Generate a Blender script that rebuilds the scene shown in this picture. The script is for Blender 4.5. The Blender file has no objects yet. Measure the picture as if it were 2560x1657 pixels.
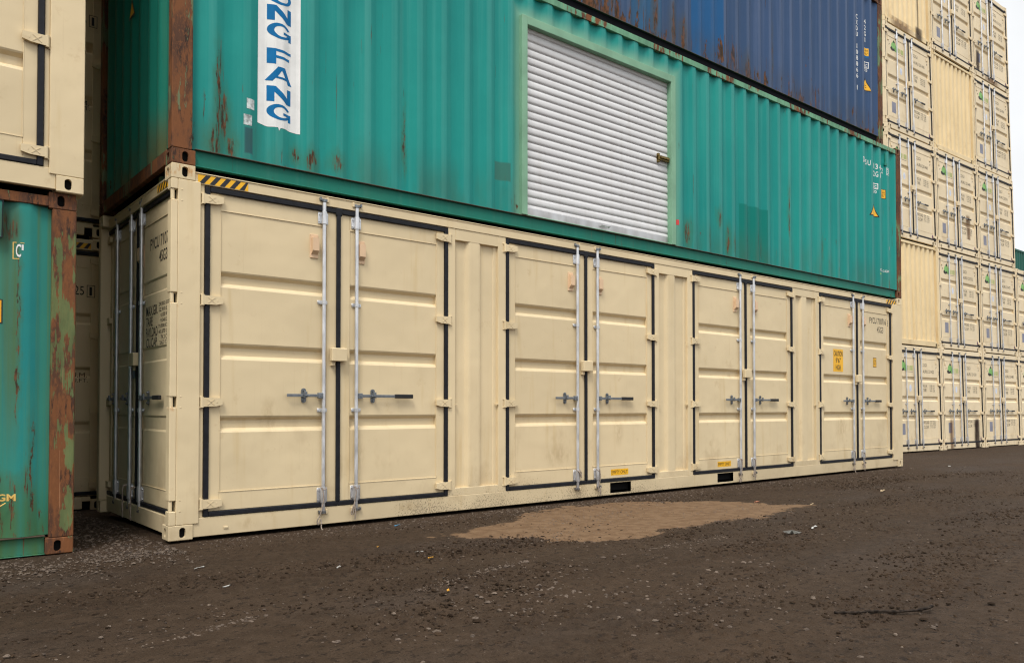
import bpy, bmesh, math, random
from mathutils import Vector, Matrix, noise as mnoise
random.seed(7)
R = math.radians
S = bpy.context.scene
COL = S.collection

# ------------------------------------------------------------------ camera, sky, sun, exposure
cam = bpy.data.cameras.new('camera'); cam_o = bpy.data.objects.new('camera', cam); COL.objects.link(cam_o)
CAMP = Vector((-1.8446, -6.3282, 1.0207))
cam_o.location = CAMP; cam_o.rotation_euler = (R(91.09), 0, R(-39.516))
cam.sensor_width = 36; cam.lens = 28; cam.shift_y = 0.0590; cam.clip_end = 2000; cam.clip_start = 0.05
S.camera = cam_o
SUN_EL, SUN_AZ = R(56), R(232)          # azimuth clockwise from +y
W = bpy.data.worlds.new('World'); S.world = W; W.use_nodes = True
wn, wl = W.node_tree.nodes, W.node_tree.links
wn.clear()
out = wn.new('ShaderNodeOutputWorld'); bg = wn.new('ShaderNodeBackground'); bg.inputs['Strength'].default_value = 0.1
sky = wn.new('ShaderNodeTexSky'); sky.sky_type = 'NISHITA'; sky.sun_disc = False
sky.sun_elevation = SUN_EL; sky.sun_rotation = SUN_AZ; sky.air_density = 1.0; sky.dust_density = 3.0
tc = wn.new('ShaderNodeTexCoord'); sep = wn.new('ShaderNodeSeparateXYZ'); wl.new(tc.outputs['Generated'], sep.inputs[0])
mr = wn.new('ShaderNodeMapRange'); mr.inputs['From Min'].default_value = 0.42; mr.inputs['From Max'].default_value = 1.0
mr.inputs['To Min'].default_value = 8.9; mr.inputs['To Max'].default_value = 26.0
wl.new(sep.outputs['Z'], mr.inputs['Value'])
cn = wn.new('ShaderNodeTexNoise'); cn.inputs['Scale'].default_value = 3.2; cn.inputs['Detail'].default_value = 5; cn.inputs['Roughness'].default_value = 0.55
wl.new(tc.outputs['Generated'], cn.inputs['Vector'])
cr = wn.new('ShaderNodeMapRange'); cr.inputs['From Min'].default_value = 0.3; cr.inputs['From Max'].default_value = 0.7
cr.inputs['To Min'].default_value = 0.86; cr.inputs['To Max'].default_value = 1.14; wl.new(cn.outputs[0], cr.inputs['Value'])
mul = wn.new('ShaderNodeMath'); mul.operation = 'MULTIPLY'; wl.new(mr.outputs[0], mul.inputs[0]); wl.new(cr.outputs[0], mul.inputs[1])
ov = wn.new('ShaderNodeMixRGB'); ov.blend_type = 'MULTIPLY'; ov.inputs[0].default_value = 1.0
ov.inputs[1].default_value = (0.985, 0.995, 1.0, 1); wl.new(mul.outputs[0], ov.inputs[2])
mx = wn.new('ShaderNodeMixRGB'); mx.inputs[0].default_value = 0.9
wl.new(sky.outputs[0], mx.inputs[1]); wl.new(ov.outputs[0], mx.inputs[2]); wl.new(mx.outputs[0], bg.inputs[0]); wl.new(bg.outputs[0], out.inputs[0])
sun = bpy.data.lights.new('sun', 'SUN'); sun.energy = 2.1; sun.angle = R(18); sun.color = (1.0, 0.95, 0.87)
sun_o = bpy.data.objects.new('sun', sun); COL.objects.link(sun_o)
sd = Vector((math.sin(SUN_AZ)*math.cos(SUN_EL), math.cos(SUN_AZ)*math.cos(SUN_EL), math.sin(SUN_EL)))
sun_o.rotation_euler = sd.to_track_quat('Z', 'Y').to_euler()
S.view_settings.view_transform = 'Standard'; S.view_settings.look = 'None'
S.view_settings.exposure = 0.24; S.view_settings.gamma = 1.0
S.cycles.max_bounces = 6; S.cycles.use_denoising = True; S.cycles.denoising_prefilter = 'NONE'; S.cycles.adaptive_threshold = 0.004; S.cycles.filter_width = 1.2; S.cycles.sample_clamp_indirect = 4.0

# ------------------------------------------------------------------ material helpers
class NT:
    def __init__(s, name):
        s.m = bpy.data.materials.new(name); s.m.use_nodes = True
        s.n, s.l = s.m.node_tree.nodes, s.m.node_tree.links
        s.b = s.n['Principled BSDF']
        s.co = s.n.new('ShaderNodeTexCoord').outputs['Object']
    def val(s, sock, v):
        if hasattr(v, 'is_linked') or isinstance(v, bpy.types.NodeSocket): s.l.new(v, sock)
        else: sock.default_value = v
    def math(s, op, a, b=0.0, c=None, clamp=False):
        n = s.n.new('ShaderNodeMath'); n.operation = op; n.use_clamp = clamp
        s.val(n.inputs[0], a); s.val(n.inputs[1], b)
        if c is not None: s.val(n.inputs[2], c)
        return n.outputs[0]
    def scale(s, vec, sc, rnd=False, loc=(0, 0, 0)):
        n = s.n.new('ShaderNodeMapping'); s.l.new(vec, n.inputs[0]); n.inputs['Scale'].default_value = sc; n.inputs['Location'].default_value = loc
        o = n.outputs[0]
        if rnd:
            oi = s.n.new('ShaderNodeObjectInfo'); a = s.n.new('ShaderNodeVectorMath'); a.operation = 'ADD'
            m_ = s.math('MULTIPLY', oi.outputs['Random'], 37.0); s.l.new(o, a.inputs[0]); s.l.new(m_, a.inputs[1]); o = a.outputs[0]
        return o
    def noise(s, vec, sc, detail=4, rough=0.55):
        n = s.n.new('ShaderNodeTexNoise'); s.l.new(vec, n.inputs['Vector']); n.inputs['Scale'].default_value = sc
        n.inputs['Detail'].default_value = detail; n.inputs['Roughness'].default_value = rough
        return n.outputs[0]
    def rng(s, v, a, b, c=0.0, d=1.0, smooth=True):
        n = s.n.new('ShaderNodeMapRange'); n.interpolation_type = 'SMOOTHSTEP' if smooth else 'LINEAR'
        s.val(n.inputs['Value'], v)
        for k, x in zip(('From Min', 'From Max', 'To Min', 'To Max'), (a, b, c, d)): n.inputs[k].default_value = x
        return n.outputs[0]
    def mix(s, f, a, b, mode='MIX'):
        n = s.n.new('ShaderNodeMixRGB'); n.blend_type = mode
        s.val(n.inputs[0], f)
        for i, c in ((1, a), (2, b)):
            if isinstance(c, tuple): n.inputs[i].default_value = (*c[:3], 1)
            else: s.l.new(c, n.inputs[i])
        return n.outputs[0]
    def xyz(s, vec):
        n = s.n.new('ShaderNodeSeparateXYZ'); s.l.new(vec, n.inputs[0]); return n.outputs
    def bump(s, h, st, dist=0.01):
        n = s.n.new('ShaderNodeBump'); n.inputs['Strength'].default_value = st; n.inputs['Distance'].default_value = dist
        s.l.new(h, n.inputs['Height']); s.l.new(n.outputs[0], s.b.inputs['Normal'])
    def spot(s, vec, x, z, rx, rz, lo=0.7, hi=1.05):       # soft edged patch at (x, z) on a wall, ragged by whatever noise vec carries
        n = s.n.new('ShaderNodeMapping'); n.vector_type = 'POINT'; s.l.new(vec, n.inputs[0])
        n.inputs['Scale'].default_value = (1/rx, 0, 1/rz); n.inputs['Location'].default_value = (-x/rx, 0, -z/rz)
        l = s.n.new('ShaderNodeVectorMath'); l.operation = 'LENGTH'; s.l.new(n.outputs[0], l.inputs[0])
        return s.rng(l.outputs['Value'], lo, hi, 1.0, 0.0)
    def rect(s, o, x0, x1, z0, z1, soft=0.01):
        dx = s.math('SUBTRACT', s.math('ABSOLUTE', s.math('SUBTRACT', o[0], (x0+x1)/2)), (x1-x0)/2)
        dz = s.math('SUBTRACT', s.math('ABSOLUTE', s.math('SUBTRACT', o[2], (z0+z1)/2)), (z1-z0)/2)
        return s.rng(s.math('MAXIMUM', dx, dz), -soft, soft, 1.0, 0.0)
    def done(s, col, rough=0.5, metal=0.0, spec=0.4):
        s.val(s.b.inputs['Base Color'], (*col, 1) if isinstance(col, tuple) else col)
        s.val(s.b.inputs['Roughness'], rough); s.b.inputs['Metallic'].default_value = metal
        s.b.inputs['Specular IOR Level'].default_value = spec
        return s.m

def plain(name, col, rough=0.5, metal=0.0, spec=0.4, var=0.12, sc=6.0):
    t = NT(name); n = t.noise(t.scale(t.co, (1, 1, 1), True), sc, 4)
    c = t.mix(t.rng(n, 0.3, 0.7), tuple(x*(1-var) for x in col), tuple(min(1, x*(1+var)) for x in col))
    return t.done(c, rough, metal, spec)

def beige(name, base, mud=1.0, old=0.38):
    t = NT(name); v = t.scale(t.co, (1, 1, 1), True); o = t.xyz(t.co)
    big = t.noise(v, 0.9, 3)
    c = t.mix(t.rng(big, 0.3, 0.7), tuple(x*0.95 for x in base), tuple(x*1.04 for x in base))
    st = t.noise(t.scale(t.co, (9, 9, 0.7), True), 1.0, 4)                     # faint run marks
    c = t.mix(t.math('MULTIPLY', t.rng(st, 0.56, 0.78), old), c, (base[0]*0.78, base[1]*0.66, base[2]*0.42))
    sm = t.noise(t.scale(t.co, (2.2, 2.2, 1.5), True), 1.0, 5, 0.65)          # smudges
    low = t.rng(o[2], 0.1, 1.6, 1.0, 0.15)
    c = t.mix(t.math('MULTIPLY', t.math('MULTIPLY', t.rng(sm, 0.52, 0.72), low), 0.36), c, (base[0]*0.52, base[1]*0.44, base[2]*0.36))
    # mud splashed up from the yard
    gp = t.n.new('ShaderNodeNewGeometry').outputs['Position']; gx = t.xyz(gp)[0]
    here = t.math('MULTIPLY', t.rng(gx, 1.3, 2.5), t.rng(gx, 4.2, 7.5, 1.0, 0.35))
    sp = t.noise(t.scale(t.co, (1, 1, 0.7), True), 85, 3, 0.6); sp2 = t.noise(v, 1.3, 3)
    thr = t.math('ADD', t.math('ADD', t.rng(o[2], 0.0, 0.46, 0.50, 0.80, False), t.rng(sp2, 0.35, 0.68, 0.06, -0.04)), t.rng(here, 0.0, 1.0, 0.20, 0.0))
    f = t.math('MULTIPLY', t.math('GREATER_THAN', sp, thr), 0.62*mud)
    c = t.mix(f, c, (0.045, 0.033, 0.024))
    film = t.math('MULTIPLY', t.rng(o[2], 0.0, 0.35, 0.30*mud, 0.0), t.rng(sp2, 0.3, 0.7, 0.3, 1.0))
    c = t.mix(film, c, (0.22, 0.165, 0.11))
    chip = t.noise(v, 24, 2); c = t.mix(t.math('MULTIPLY', t.math('GREATER_THAN', chip, 0.80), 0.7), c, (0.16, 0.10, 0.05))
    gr = t.noise(t.scale(t.co, (70, 70, 1.2), True), 1.0, 3); c = t.mix(t.math('MULTIPLY', t.rng(gr, 0.62, 0.74), 0.10), c, (base[0]*0.6, base[1]*0.5, base[2]*0.38))
    bl = t.noise(v, 5.5, 5, 0.7); c = t.mix(t.math('MULTIPLY', t.rng(bl, 0.60, 0.74), 0.22), c, (base[0]*0.55, base[1]*0.40, base[2]*0.22))
    if mud:
        go_ = t.xyz(gp); q = t.noise(t.scale(gp, (22, 22, 9)), 1.0, 5, 0.7)
        rf = t.rect(go_, -0.02, 0.19, 2.81, 2.90, 0.02)
        for zz in (2.60, 1.805, 1.005): rf = t.math('MAXIMUM', rf, t.rect(go_, -0.01, 0.06, zz-0.012, zz+0.020, 0.012))
        rf = t.math('MULTIPLY', rf, t.math('LESS_THAN', t.math('ABSOLUTE', t.math('SUBTRACT', go_[1], 0.1)), 0.2))
        c = t.mix(t.math('MULTIPLY', rf, t.rng(q, 0.48, 0.66, 0, 0.85)), c, (0.46, 0.20, 0.045))
        ds = None
        for (x, z, rx, rz) in ((0.62, 0.09, 0.13, 0.075), (2.12, 0.10, 0.20, 0.06), (1.62, 0.62, 0.10, 0.28), (0.80, 0.95, 0.12, 0.22), (4.05, 0.50, 0.30, 0.16), (4.25, 1.46, 0.07, 0.05), (7.2, 1.44, 0.09, 0.05), (5.0, 0.75, 0.12, 0.25), (10.1, 0.7, 0.25, 0.3), (1.45, 0.55, 0.03, 0.25)):
            k_ = t.spot(gp, x, z, rx, rz, 0.1, 1.0); ds = k_ if ds is None else t.math('MAXIMUM', ds, k_)
        ds = t.math('MULTIPLY', ds, t.math('LESS_THAN', go_[1], 0.2))
        c = t.mix(t.math('MULTIPLY', ds, t.rng(q, 0.36, 0.62, 0.05, 0.40)), c, (0.36, 0.25, 0.12))
    oi = t.n.new('ShaderNodeObjectInfo'); c = t.mix(1.0, c, t.rng(oi.outputs['Random'], 0, 1, 0.955, 1.03, False), 'MULTIPLY')
    t.bump(t.noise(v, 2.6, 2), 0.22, 0.05)
    return t.done(c, t.rng(sm, 0.3, 0.7, 0.42, 0.6), 0, 0.3)

def steel(name, col, rough=0.42, metal=0.85):
    t = NT(name); v = t.scale(t.co, (1, 1, 0.4), True); n = t.noise(v, 18, 4)
    c = t.mix(t.rng(n, 0.3, 0.7), tuple(x*0.75 for x in col), col)
    o = t.xyz(t.co); d = t.math('MULTIPLY', t.rng(o[2], 0.0, 0.45, 0.75, 0.0), t.rng(t.noise(v, 9, 3), 0.3, 0.6, 0.4, 1))
    c = t.mix(d, c, (0.17, 0.13, 0.10))
    t.b.inputs['Metallic'].default_value = metal
    return t.done(c, t.rng(n, 0.3, 0.7, rough-0.08, rough+0.12), metal, 0.5)

RUST_A, RUST_B, RUST_C = (0.085, 0.038, 0.021), (0.175, 0.066, 0.024), (0.036, 0.019, 0.013)
def rust_post(name, green=0.5, gcol=(0.10, 0.17, 0.075), tint=1.0, gscale=1.0):
    t = NT(name); v = t.scale(t.co, (1, 1, 0.35), True)
    n = t.noise(v, 7, 6, 0.65); n2 = t.noise(t.scale(t.co, (22, 22, 3.0), True), 1.0, 5, 0.7); n3 = t.noise(t.scale(t.co, (1, 1, 1), True), 1.7*gscale, 4)
    c = t.mix(t.rng(n, 0.42, 0.58), tuple(x*tint for x in RUST_A), tuple(x*tint for x in RUST_B))
    c = t.mix(t.rng(n2, 0.52, 0.62), c, RUST_C)
    n5 = t.noise(t.scale(t.co, (60, 60, 24), True), 1.0, 4, 0.7); c = t.mix(t.rng(n5, 0.5, 0.62, 0, 0.6), c, tuple(x*1.15 for x in RUST_B))
    g = t.math('MULTIPLY', t.rng(t.math('ADD', n3, t.math('MULTIPLY', t.math('SUBTRACT', n2, 0.5), 0.75)), 0.62-0.22*green, 0.655-0.22*green), 0.9)
    gc = t.mix(t.rng(n, 0.3, 0.7), gcol, tuple(x*1.6 for x in gcol))
    c = t.mix(g, c, gc)
    sc_ = t.noise(t.scale(t.co, (90, 90, 2.0), True), 1.0, 3); c = t.mix(t.math('MULTIPLY', t.math('GREATER_THAN', sc_, 0.70), 0.5), c, (0.42, 0.22, 0.12))
    t.bump(n2, 0.5, 0.004)
    return t.done(c, 0.78, 0, 0.25)

def painted_wall(name, c1, c2, fade, zb, rust=0.5, spots=(), patches=(), over=None, bottom=0.5, grime=(0.055, 0.10, 0.055), zt=2.5, rust_low=0.0, pale_flat=None, fk=0.4, tints=(), fsc=11):
    """old sheet paint: tone changes, run marks, rust, repainted patches; zb = bottom of the sheet"""
    t = NT(name); o = t.xyz(t.co); v = t.co
    n1 = t.noise(t.scale(v, (0.8, 1, 0.5)), 1.2, 4)
    c = t.mix(t.rng(n1, 0.3, 0.7), c1, c2)
    st = t.noise(t.scale(v, (fsc, 3, 0.25)), 1.0, 4, 0.6)
    c = t.mix(t.rng(st, 0.48, 0.74, 0, fk), c, fade)
    for (x, z, rx, rz, col, k) in tints: c = t.mix(t.math('MULTIPLY', t.math('MULTIPLY', t.spot(v, x, z, rx, rz, 0.2, 1.0), t.rng(st, 0.25, 0.6, 0.5, 1.0)), k), c, col)
    st2 = t.noise(t.scale(v, (26, 3, 0.5), loc=(3, 0, 1)), 1.0, 4, 0.6)
    c = t.mix(t.rng(st2, 0.58, 0.8, 0, 0.22), c, tuple(x*0.55 for x in c1))
    if pale_flat is not None:                                      # outer flats painted paler: chalking plus the light on front-facing ribs
        tt = t.math('FRACT', t.math('DIVIDE', t.math('SUBTRACT', o[0], pale_flat-0.072), 0.2775))
        k_ = t.math('MULTIPLY', t.math('MULTIPLY', t.rng(tt, 0.0, 0.05), t.rng(tt, 0.24, 0.29, 1, 0)), t.rng(st, 0.25, 0.7, 0.15, 0.5))
        c = t.mix(k_, c, fade)
    for (x0, x1, z0, z1, col, s_) in patches:
        c = t.mix(t.math('MULTIPLY', t.rect(o, x0, x1, z0, z1), s_), c, col)
    low = t.rng(o[2], zb, zb+0.55, 1.0, 0.0)
    gm = t.math('MULTIPLY', t.math('MULTIPLY', low, t.rng(t.noise(t.scale(v, (5, 2, 1.2)), 1.0, 4), 0.3, 0.66)), bottom)
    c = t.mix(gm, c, grime)
    if over:                                                   # pale respray round the roller door frame
        x0, x1, z0, z1, col = over
        dx = t.math('SUBTRACT', t.math('ABSOLUTE', t.math('SUBTRACT', o[0], (x0+x1)/2)), (x1-x0)/2)
        dz = t.math('SUBTRACT', t.math('ABSOLUTE', t.math('SUBTRACT', o[2], (z0+z1)/2)), (z1-z0)/2)
        d = t.math('ADD', t.math('MAXIMUM', dx, dz), t.math('MULTIPLY', t.math('SUBTRACT', n1, 0.5), 0.12))
        c = t.mix(t.rng(d, 0.02, 0.20, 0.9, 0.0), c, col)
    # rust: small flecks, drips, and the listed larger places
    rv = t.scale(v, (13, 6, 3.0)); rn = t.noise(rv, 1.0, 6, 0.68)
    dens = t.math('ADD', t.rng(t.noise(t.scale(v, (0.9, 0.9, 0.9), loc=(5, 5, 5)), 1.0, 2), 0.35, 0.7, 0.05, -0.06), t.rng(o[2], zb, zb+0.7, -0.055-rust_low, 0.0))
    f = t.rng(t.math('SUBTRACT', rn, t.math('ADD', dens, 0.74-0.05*rust)), 0.0, 0.035)
    fine = t.noise(t.scale(v, (48, 20, 1.6), loc=(9, 2, 4)), 1.0, 3, 0.6)
    f = t.math('MAXIMUM', f, t.math('MULTIPLY', t.rng(t.math('SUBTRACT', fine, t.math('ADD', dens, 0.735)), 0.0, 0.02), 0.8))
    if spots:
        dn = t.n.new('ShaderNodeTexNoise'); t.l.new(t.scale(v, (9, 4, 3)), dn.inputs['Vector']); dn.inputs['Scale'].default_value = 1.6; dn.inputs['Detail'].default_value = 6; dn.inputs['Roughness'].default_value = 0.7
        a = t.n.new('ShaderNodeVectorMath'); a.operation = 'MULTIPLY_ADD'; t.l.new(dn.outputs['Color'], a.inputs[0]); a.inputs[1].default_value = (0.12, 0, 0.30)
        b = t.n.new('ShaderNodeVectorMath'); b.operation = 'SUBTRACT'; t.l.new(v, b.inputs[0]); b.inputs[1].default_value = (0.06, 0, 0.15); t.l.new(b.outputs[0], a.inputs[2])
        brk = t.rng(t.noise(t.scale(v, (75, 20, 6.0)), 1.0, 6, 0.75), 0.42, 0.60); halo = None
        for (x, z, rx, rz, k) in spots:
            m_ = t.math('MULTIPLY', t.math('MULTIPLY', t.spot(a.outputs[0], x, z, rx, rz, 0.25, 1.0), t.math('ADD', t.math('MULTIPLY', brk, 0.85), 0.15)), k)
            f = t.math('MAXIMUM', f, t.rng(m_, 0.16, 0.62))
            h_ = t.math('MULTIPLY', t.spot(a.outputs[0], x, z, rx*1.7+0.02, rz*1.25+0.03, 0.2, 1.0), 0.5*k)
            halo = h_ if halo is None else t.math('MAXIMUM', halo, h_)
        c = t.mix(halo, c, (c1[0]*0.6+0.045, c1[1]*0.42+0.035, c1[2]*0.25+0.012))
    rc = t.mix(t.rng(t.noise(t.scale(v, (30, 20, 12)), 1.0, 4), 0.35, 0.65), (0.045, 0.030, 0.019), (0.145, 0.062, 0.030))
    c = t.mix(f, c, rc)
    t.bump(t.math('ADD', t.noise(v, 2.5, 3), t.math('MULTIPLY', f, -0.25)), 0.25, 0.02)
    return t.done(c, t.rng(f, 0, 1, 0.5, 0.85), 0, 0.14)

TEAL1, TEAL2, TEALF = (0.008, 0.212, 0.192), (0.012, 0.255, 0.222), (0.060, 0.305, 0.268)
BE = (0.660, 0.535, 0.335)
M = {}
M['beige'] = beige('beige_paint', BE)
M['beige_far'] = beige('beige_paint_far', (0.715, 0.59, 0.395), 0.0, 0.35)
M['beige_rib'] = beige('beige_paint_ribs', (0.72, 0.565, 0.325), 0.0, 0.5)
M['beige_up'] = beige('beige_paint_up', BE, 0.0)
M['vent'] = plain('vent_plastic', (0.66, 0.46, 0.29), 0.5, var=0.06)
M['gasket'] = plain('door_rubber', (0.009, 0.0095, 0.013), 0.6, spec=0.25, var=0.3, sc=20)
M['galv'] = steel('galvanised_steel', (0.74, 0.75, 0.77), 0.38, 0.7)
M['steel'] = steel('dull_steel', (0.22, 0.24, 0.26), 0.45, 0.7)
M['grip'] = plain('grip_rubber', (0.012, 0.012, 0.013), 0.55)
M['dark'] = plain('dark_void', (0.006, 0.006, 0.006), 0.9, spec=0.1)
M['text'] = plain('stencil_black', (0.018, 0.016, 0.015), 0.6, var=0.3)
M['white'] = plain('white_marking', (0.72, 0.72, 0.70), 0.5, var=0.06)
M['grey'] = plain('worn_sticker', (0.42, 0.46, 0.45), 0.6, var=0.5, sc=30)
M['yellow'] = plain('sign_yellow', (0.80, 0.42, 0.012), 0.45, var=0.05)
M['black'] = plain('sign_black', (0.012, 0.013, 0.018), 0.45)
M['gold'] = plain('worn_gold', (0.70, 0.45, 0.12), 0.5)
M['red'] = plain('red_sticker', (0.62, 0.05, 0.05), 0.5)
M['purple'] = plain('purple_label', (0.09, 0.03, 0.11), 0.5)
M['blue'] = plain('print_blue', (0.002, 0.135, 0.34), 0.5, var=0.1, spec=0.12)
M['blueplate'] = plain('slate_plate', (0.20, 0.205, 0.26), 0.5)
M['palelogo'] = plain('round_logo', (0.56, 0.60, 0.72), 0.5)
M['leaf'] = plain('logo_green', (0.20, 0.43, 0.12), 0.5)
M['lime'] = plain('logo_lime', (0.40, 0.50, 0.14), 0.5)
t = NT('white_enamel'); o_ = t.xyz(t.co)
c = t.mix(t.rng(t.noise(t.scale(t.co, (0.8, 1, 6)), 1.5, 4), 0.3, 0.7), (0.57, 0.565, 0.57), (0.64, 0.64, 0.645))
c = t.mix(t.rng(t.noise(t.scale(t.co, (7, 1, 0.6)), 1.0, 4), 0.5, 0.75, 0, 0.35), c, (0.46, 0.44, 0.41))
M['shutter'] = t.done(c, 0.42, 0, 0.3)
M['brass'] = plain('old_brass', (0.16, 0.11, 0.03), 0.4, metal=0.6, var=0.5, sc=30)
M['palegreen'] = plain('pale_green_paint', (0.195, 0.365, 0.245), 0.5, var=0.12, sc=3, spec=0.2)
M['rope'] = plain('dirty_rope', (0.26, 0.21, 0.17), 0.9, var=0.35, sc=80)
M['casting_rust'] = rust_post('rusty_casting', 0.0)
M['post_b'] = rust_post('rusty_green_post', 0.35, (0.10, 0.125, 0.065))
M['post_f'] = rust_post('rusty_olive_post', 0.45, (0.085, 0.11, 0.042), 0.95, 1.3)
M['post_br'] = rust_post('rusty_brown_post', 0.35, (0.10, 0.15, 0.07), 0.75)
M['rail_bt'] = rust_post('worn_green_rail', 0.95, (0.10, 0.25, 0.155))
M['rail_f'] = rust_post('worn_brown_rail', 0.45, (0.10, 0.16, 0.08))
M['rail_c'] = plain('shaded_rail', (0.006, 0.006, 0.008), 0.8, spec=0.05)  # shade under the blue sheet painted in as near-black
M['dirt_line'] = plain('rusty_lip', (0.055, 0.038, 0.022), 0.8)
M['wall_b'] = painted_wall('green_sheet_b', TEAL1, TEAL2, TEALF, 0.14, 0.55,
    spots=[(0.36, 0.62, 0.028, 0.55, 1), (0.41, 0.45, 0.05, 0.30, 1), (0.33, 0.22, 0.06, 0.16, 1), (0.47, 0.22, 0.04, 0.14, 1), (1.16, 0.24, 0.07, 0.10, 0.9), (1.40, 0.27, 0.07, 0.12, 0.95), (1.02, 0.26, 0.04, 0.08, 0.9),
           (2.10, 0.62, 0.014, 0.45, 0.9), (6.30, 0.36, 0.07, 0.22, 0.95), (6.95, 0.62, 0.05, 0.14, 0.95), (7.16, 0.34, 0.03, 0.28, 0.95), (7.3, 0.34, 0.03, 0.18, 0.9), (6.75, 0.3, 0.025, 0.2, 0.9), (8.62, 0.95, 0.022, 0.65, 0.8), (9.6, 0.55, 0.03, 0.25, 0.7), (11.72, 0.2, 0.03, 0.2, 0.9)],
    patches=[(7.42, 8.07, 0.10, 0.90, (0.001, 0.165, 0.135), 0.95), (3.18, 3.365, 0.455, 0.645, (0.04, 0.145, 0.115), 0.85), (0.57, 0.64, 0.19, 0.40, (0.02, 0.07, 0.10), 0.85)],
    over=(3.55, 5.98, 0.15, 2.22, (0.185, 0.37, 0.265)), bottom=0.42, pale_flat=3.948)
M['rail_b'] = painted_wall('green_rail_b', (0.010, 0.155, 0.115), (0.012, 0.18, 0.13), (0.05, 0.2, 0.15), -0.1, 0.3, bottom=0.2)
M['end_b'] = painted_wall('green_sheet_b_end', (0.012, 0.17, 0.13), (0.014, 0.20, 0.15), (0.05, 0.20, 0.13), 0.12, 0.9, bottom=0.9, grime=(0.10, 0.085, 0.03))
M['wall_f'] = painted_wall('green_sheet_f', (0.028, 0.225, 0.19), (0.016, 0.20, 0.205), (0.085, 0.20, 0.09), 0.12, 0.5,
    spots=[(-0.36, 1.55, 0.012, 0.9, 0.95), (-0.42, 2.3, 0.09, 0.16, 0.55), (-0.37, 0.5, 0.04, 0.09, 0.9), (-0.46, 0.5, 0.04, 0.09, 0.9), (-0.37, 0.3, 0.018, 0.25, 0.8), (-0.45, 0.26, 0.014, 0.25, 0.8), (-0.265, 0.55, 0.010, 0.6, 0.9), (-0.3, 0.5, 0.02, 0.16, 0.9)], bottom=0.9, grime=(0.06, 0.13, 0.045), fk=0.75, fsc=16,
    tints=[(-0.40, 1.7, 0.075, 1.4, (0.075, 0.125, 0.045), 0.85), (-0.43, 2.32, 0.12, 0.22, (0.055, 0.045, 0.02), 0.7), (-0.20, 1.2, 0.03, 1.6, (0.05, 0.21, 0.13), 0.6), (-0.4, 0.2, 0.5, 0.45, (0.04, 0.14, 0.06), 0.7)])
M['wall_c'] = painted_wall('blue_sheet', (0.031, 0.066, 0.140), (0.038, 0.075, 0.160), (0.088, 0.128, 0.225), 0.14, 0.8,
    spots=[(6.2, 0.5, 0.05, 0.5, 1), (6.55, 0.4, 0.07, 0.45, 1), (6.75, 0.35, 0.06, 0.35, 1), (5.4, 0.6, 0.06, 0.5, 0.9), (5.9, 0.8, 0.04, 0.6, 0.8), (8.2, 0.3, 0.08, 0.28, 0.95), (8.85, 0.7, 0.025, 0.6, 0.9)],
    patches=[(6.95, 7.17, 0.1, 1.52, (0.010, 0.085, 0.22), 0.9), (7.17, 7.40, 0.1, 1.36, (0.010, 0.085, 0.22), 0.9), (7.40, 7.62, 0.1, 1.22, (0.010, 0.085, 0.22), 0.9), (5.75, 6.35, 0.1, 1.15, (0.015, 0.095, 0.20), 0.75), (4.6, 5.2, 0.3, 1.3, (0.006, 0.10, 0.27), 0.8), (11.6, 11.74, 1.44, 1.62, (0.006, 0.11, 0.28), 0.95)],
    bottom=0.55, grime=(0.05, 0.05, 0.055), rust_low=0.120, pale_flat=10.946+0.330)
M['wall_g'] = painted_wall('dark_green_sheet', (0.012, 0.085, 0.062), (0.018, 0.10, 0.075), (0.04, 0.13, 0.11), 0.14, 0.2, bottom=0.1)

def stain(name, col, strength, sx=1.0):
    t = NT(name); g = t.n.new('ShaderNodeTexCoord').outputs['Generated']; o = t.xyz(g)
    nz = t.noise(t.scale(t.co, (7, 7, 2.0)), 1.0, 5, 0.6)
    dx = t.math('MULTIPLY', t.math('ABSOLUTE', t.math('SUBTRACT', t.math('ADD', o[0], t.math('MULTIPLY', t.math('SUBTRACT', nz, 0.5), 0.35)), 0.5)), 2.0)
    f = t.math('MULTIPLY', t.rng(dx, 0.25, 0.95, 1.0, 0.0), t.rng(o[2], 0.82, 1.0, 1.0, 0.0))
    f = t.math('MULTIPLY', f, t.rng(nz, 0.2, 0.6, 0.55, 1.0))
    t.l.new(t.math('MULTIPLY', f, strength), t.b.inputs['Alpha'])
    return t.done(col, 0.85, 0, 0.1)
M['soot'] = stain('soot_stain', (0.030, 0.018, 0.014), 0.93)
M['rust_stain'] = stain('rust_run', (0.16, 0.075, 0.035), 0.6)
M['soot_soft'] = stain('soot_soft', (0.05, 0.035, 0.03), 0.75)

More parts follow.
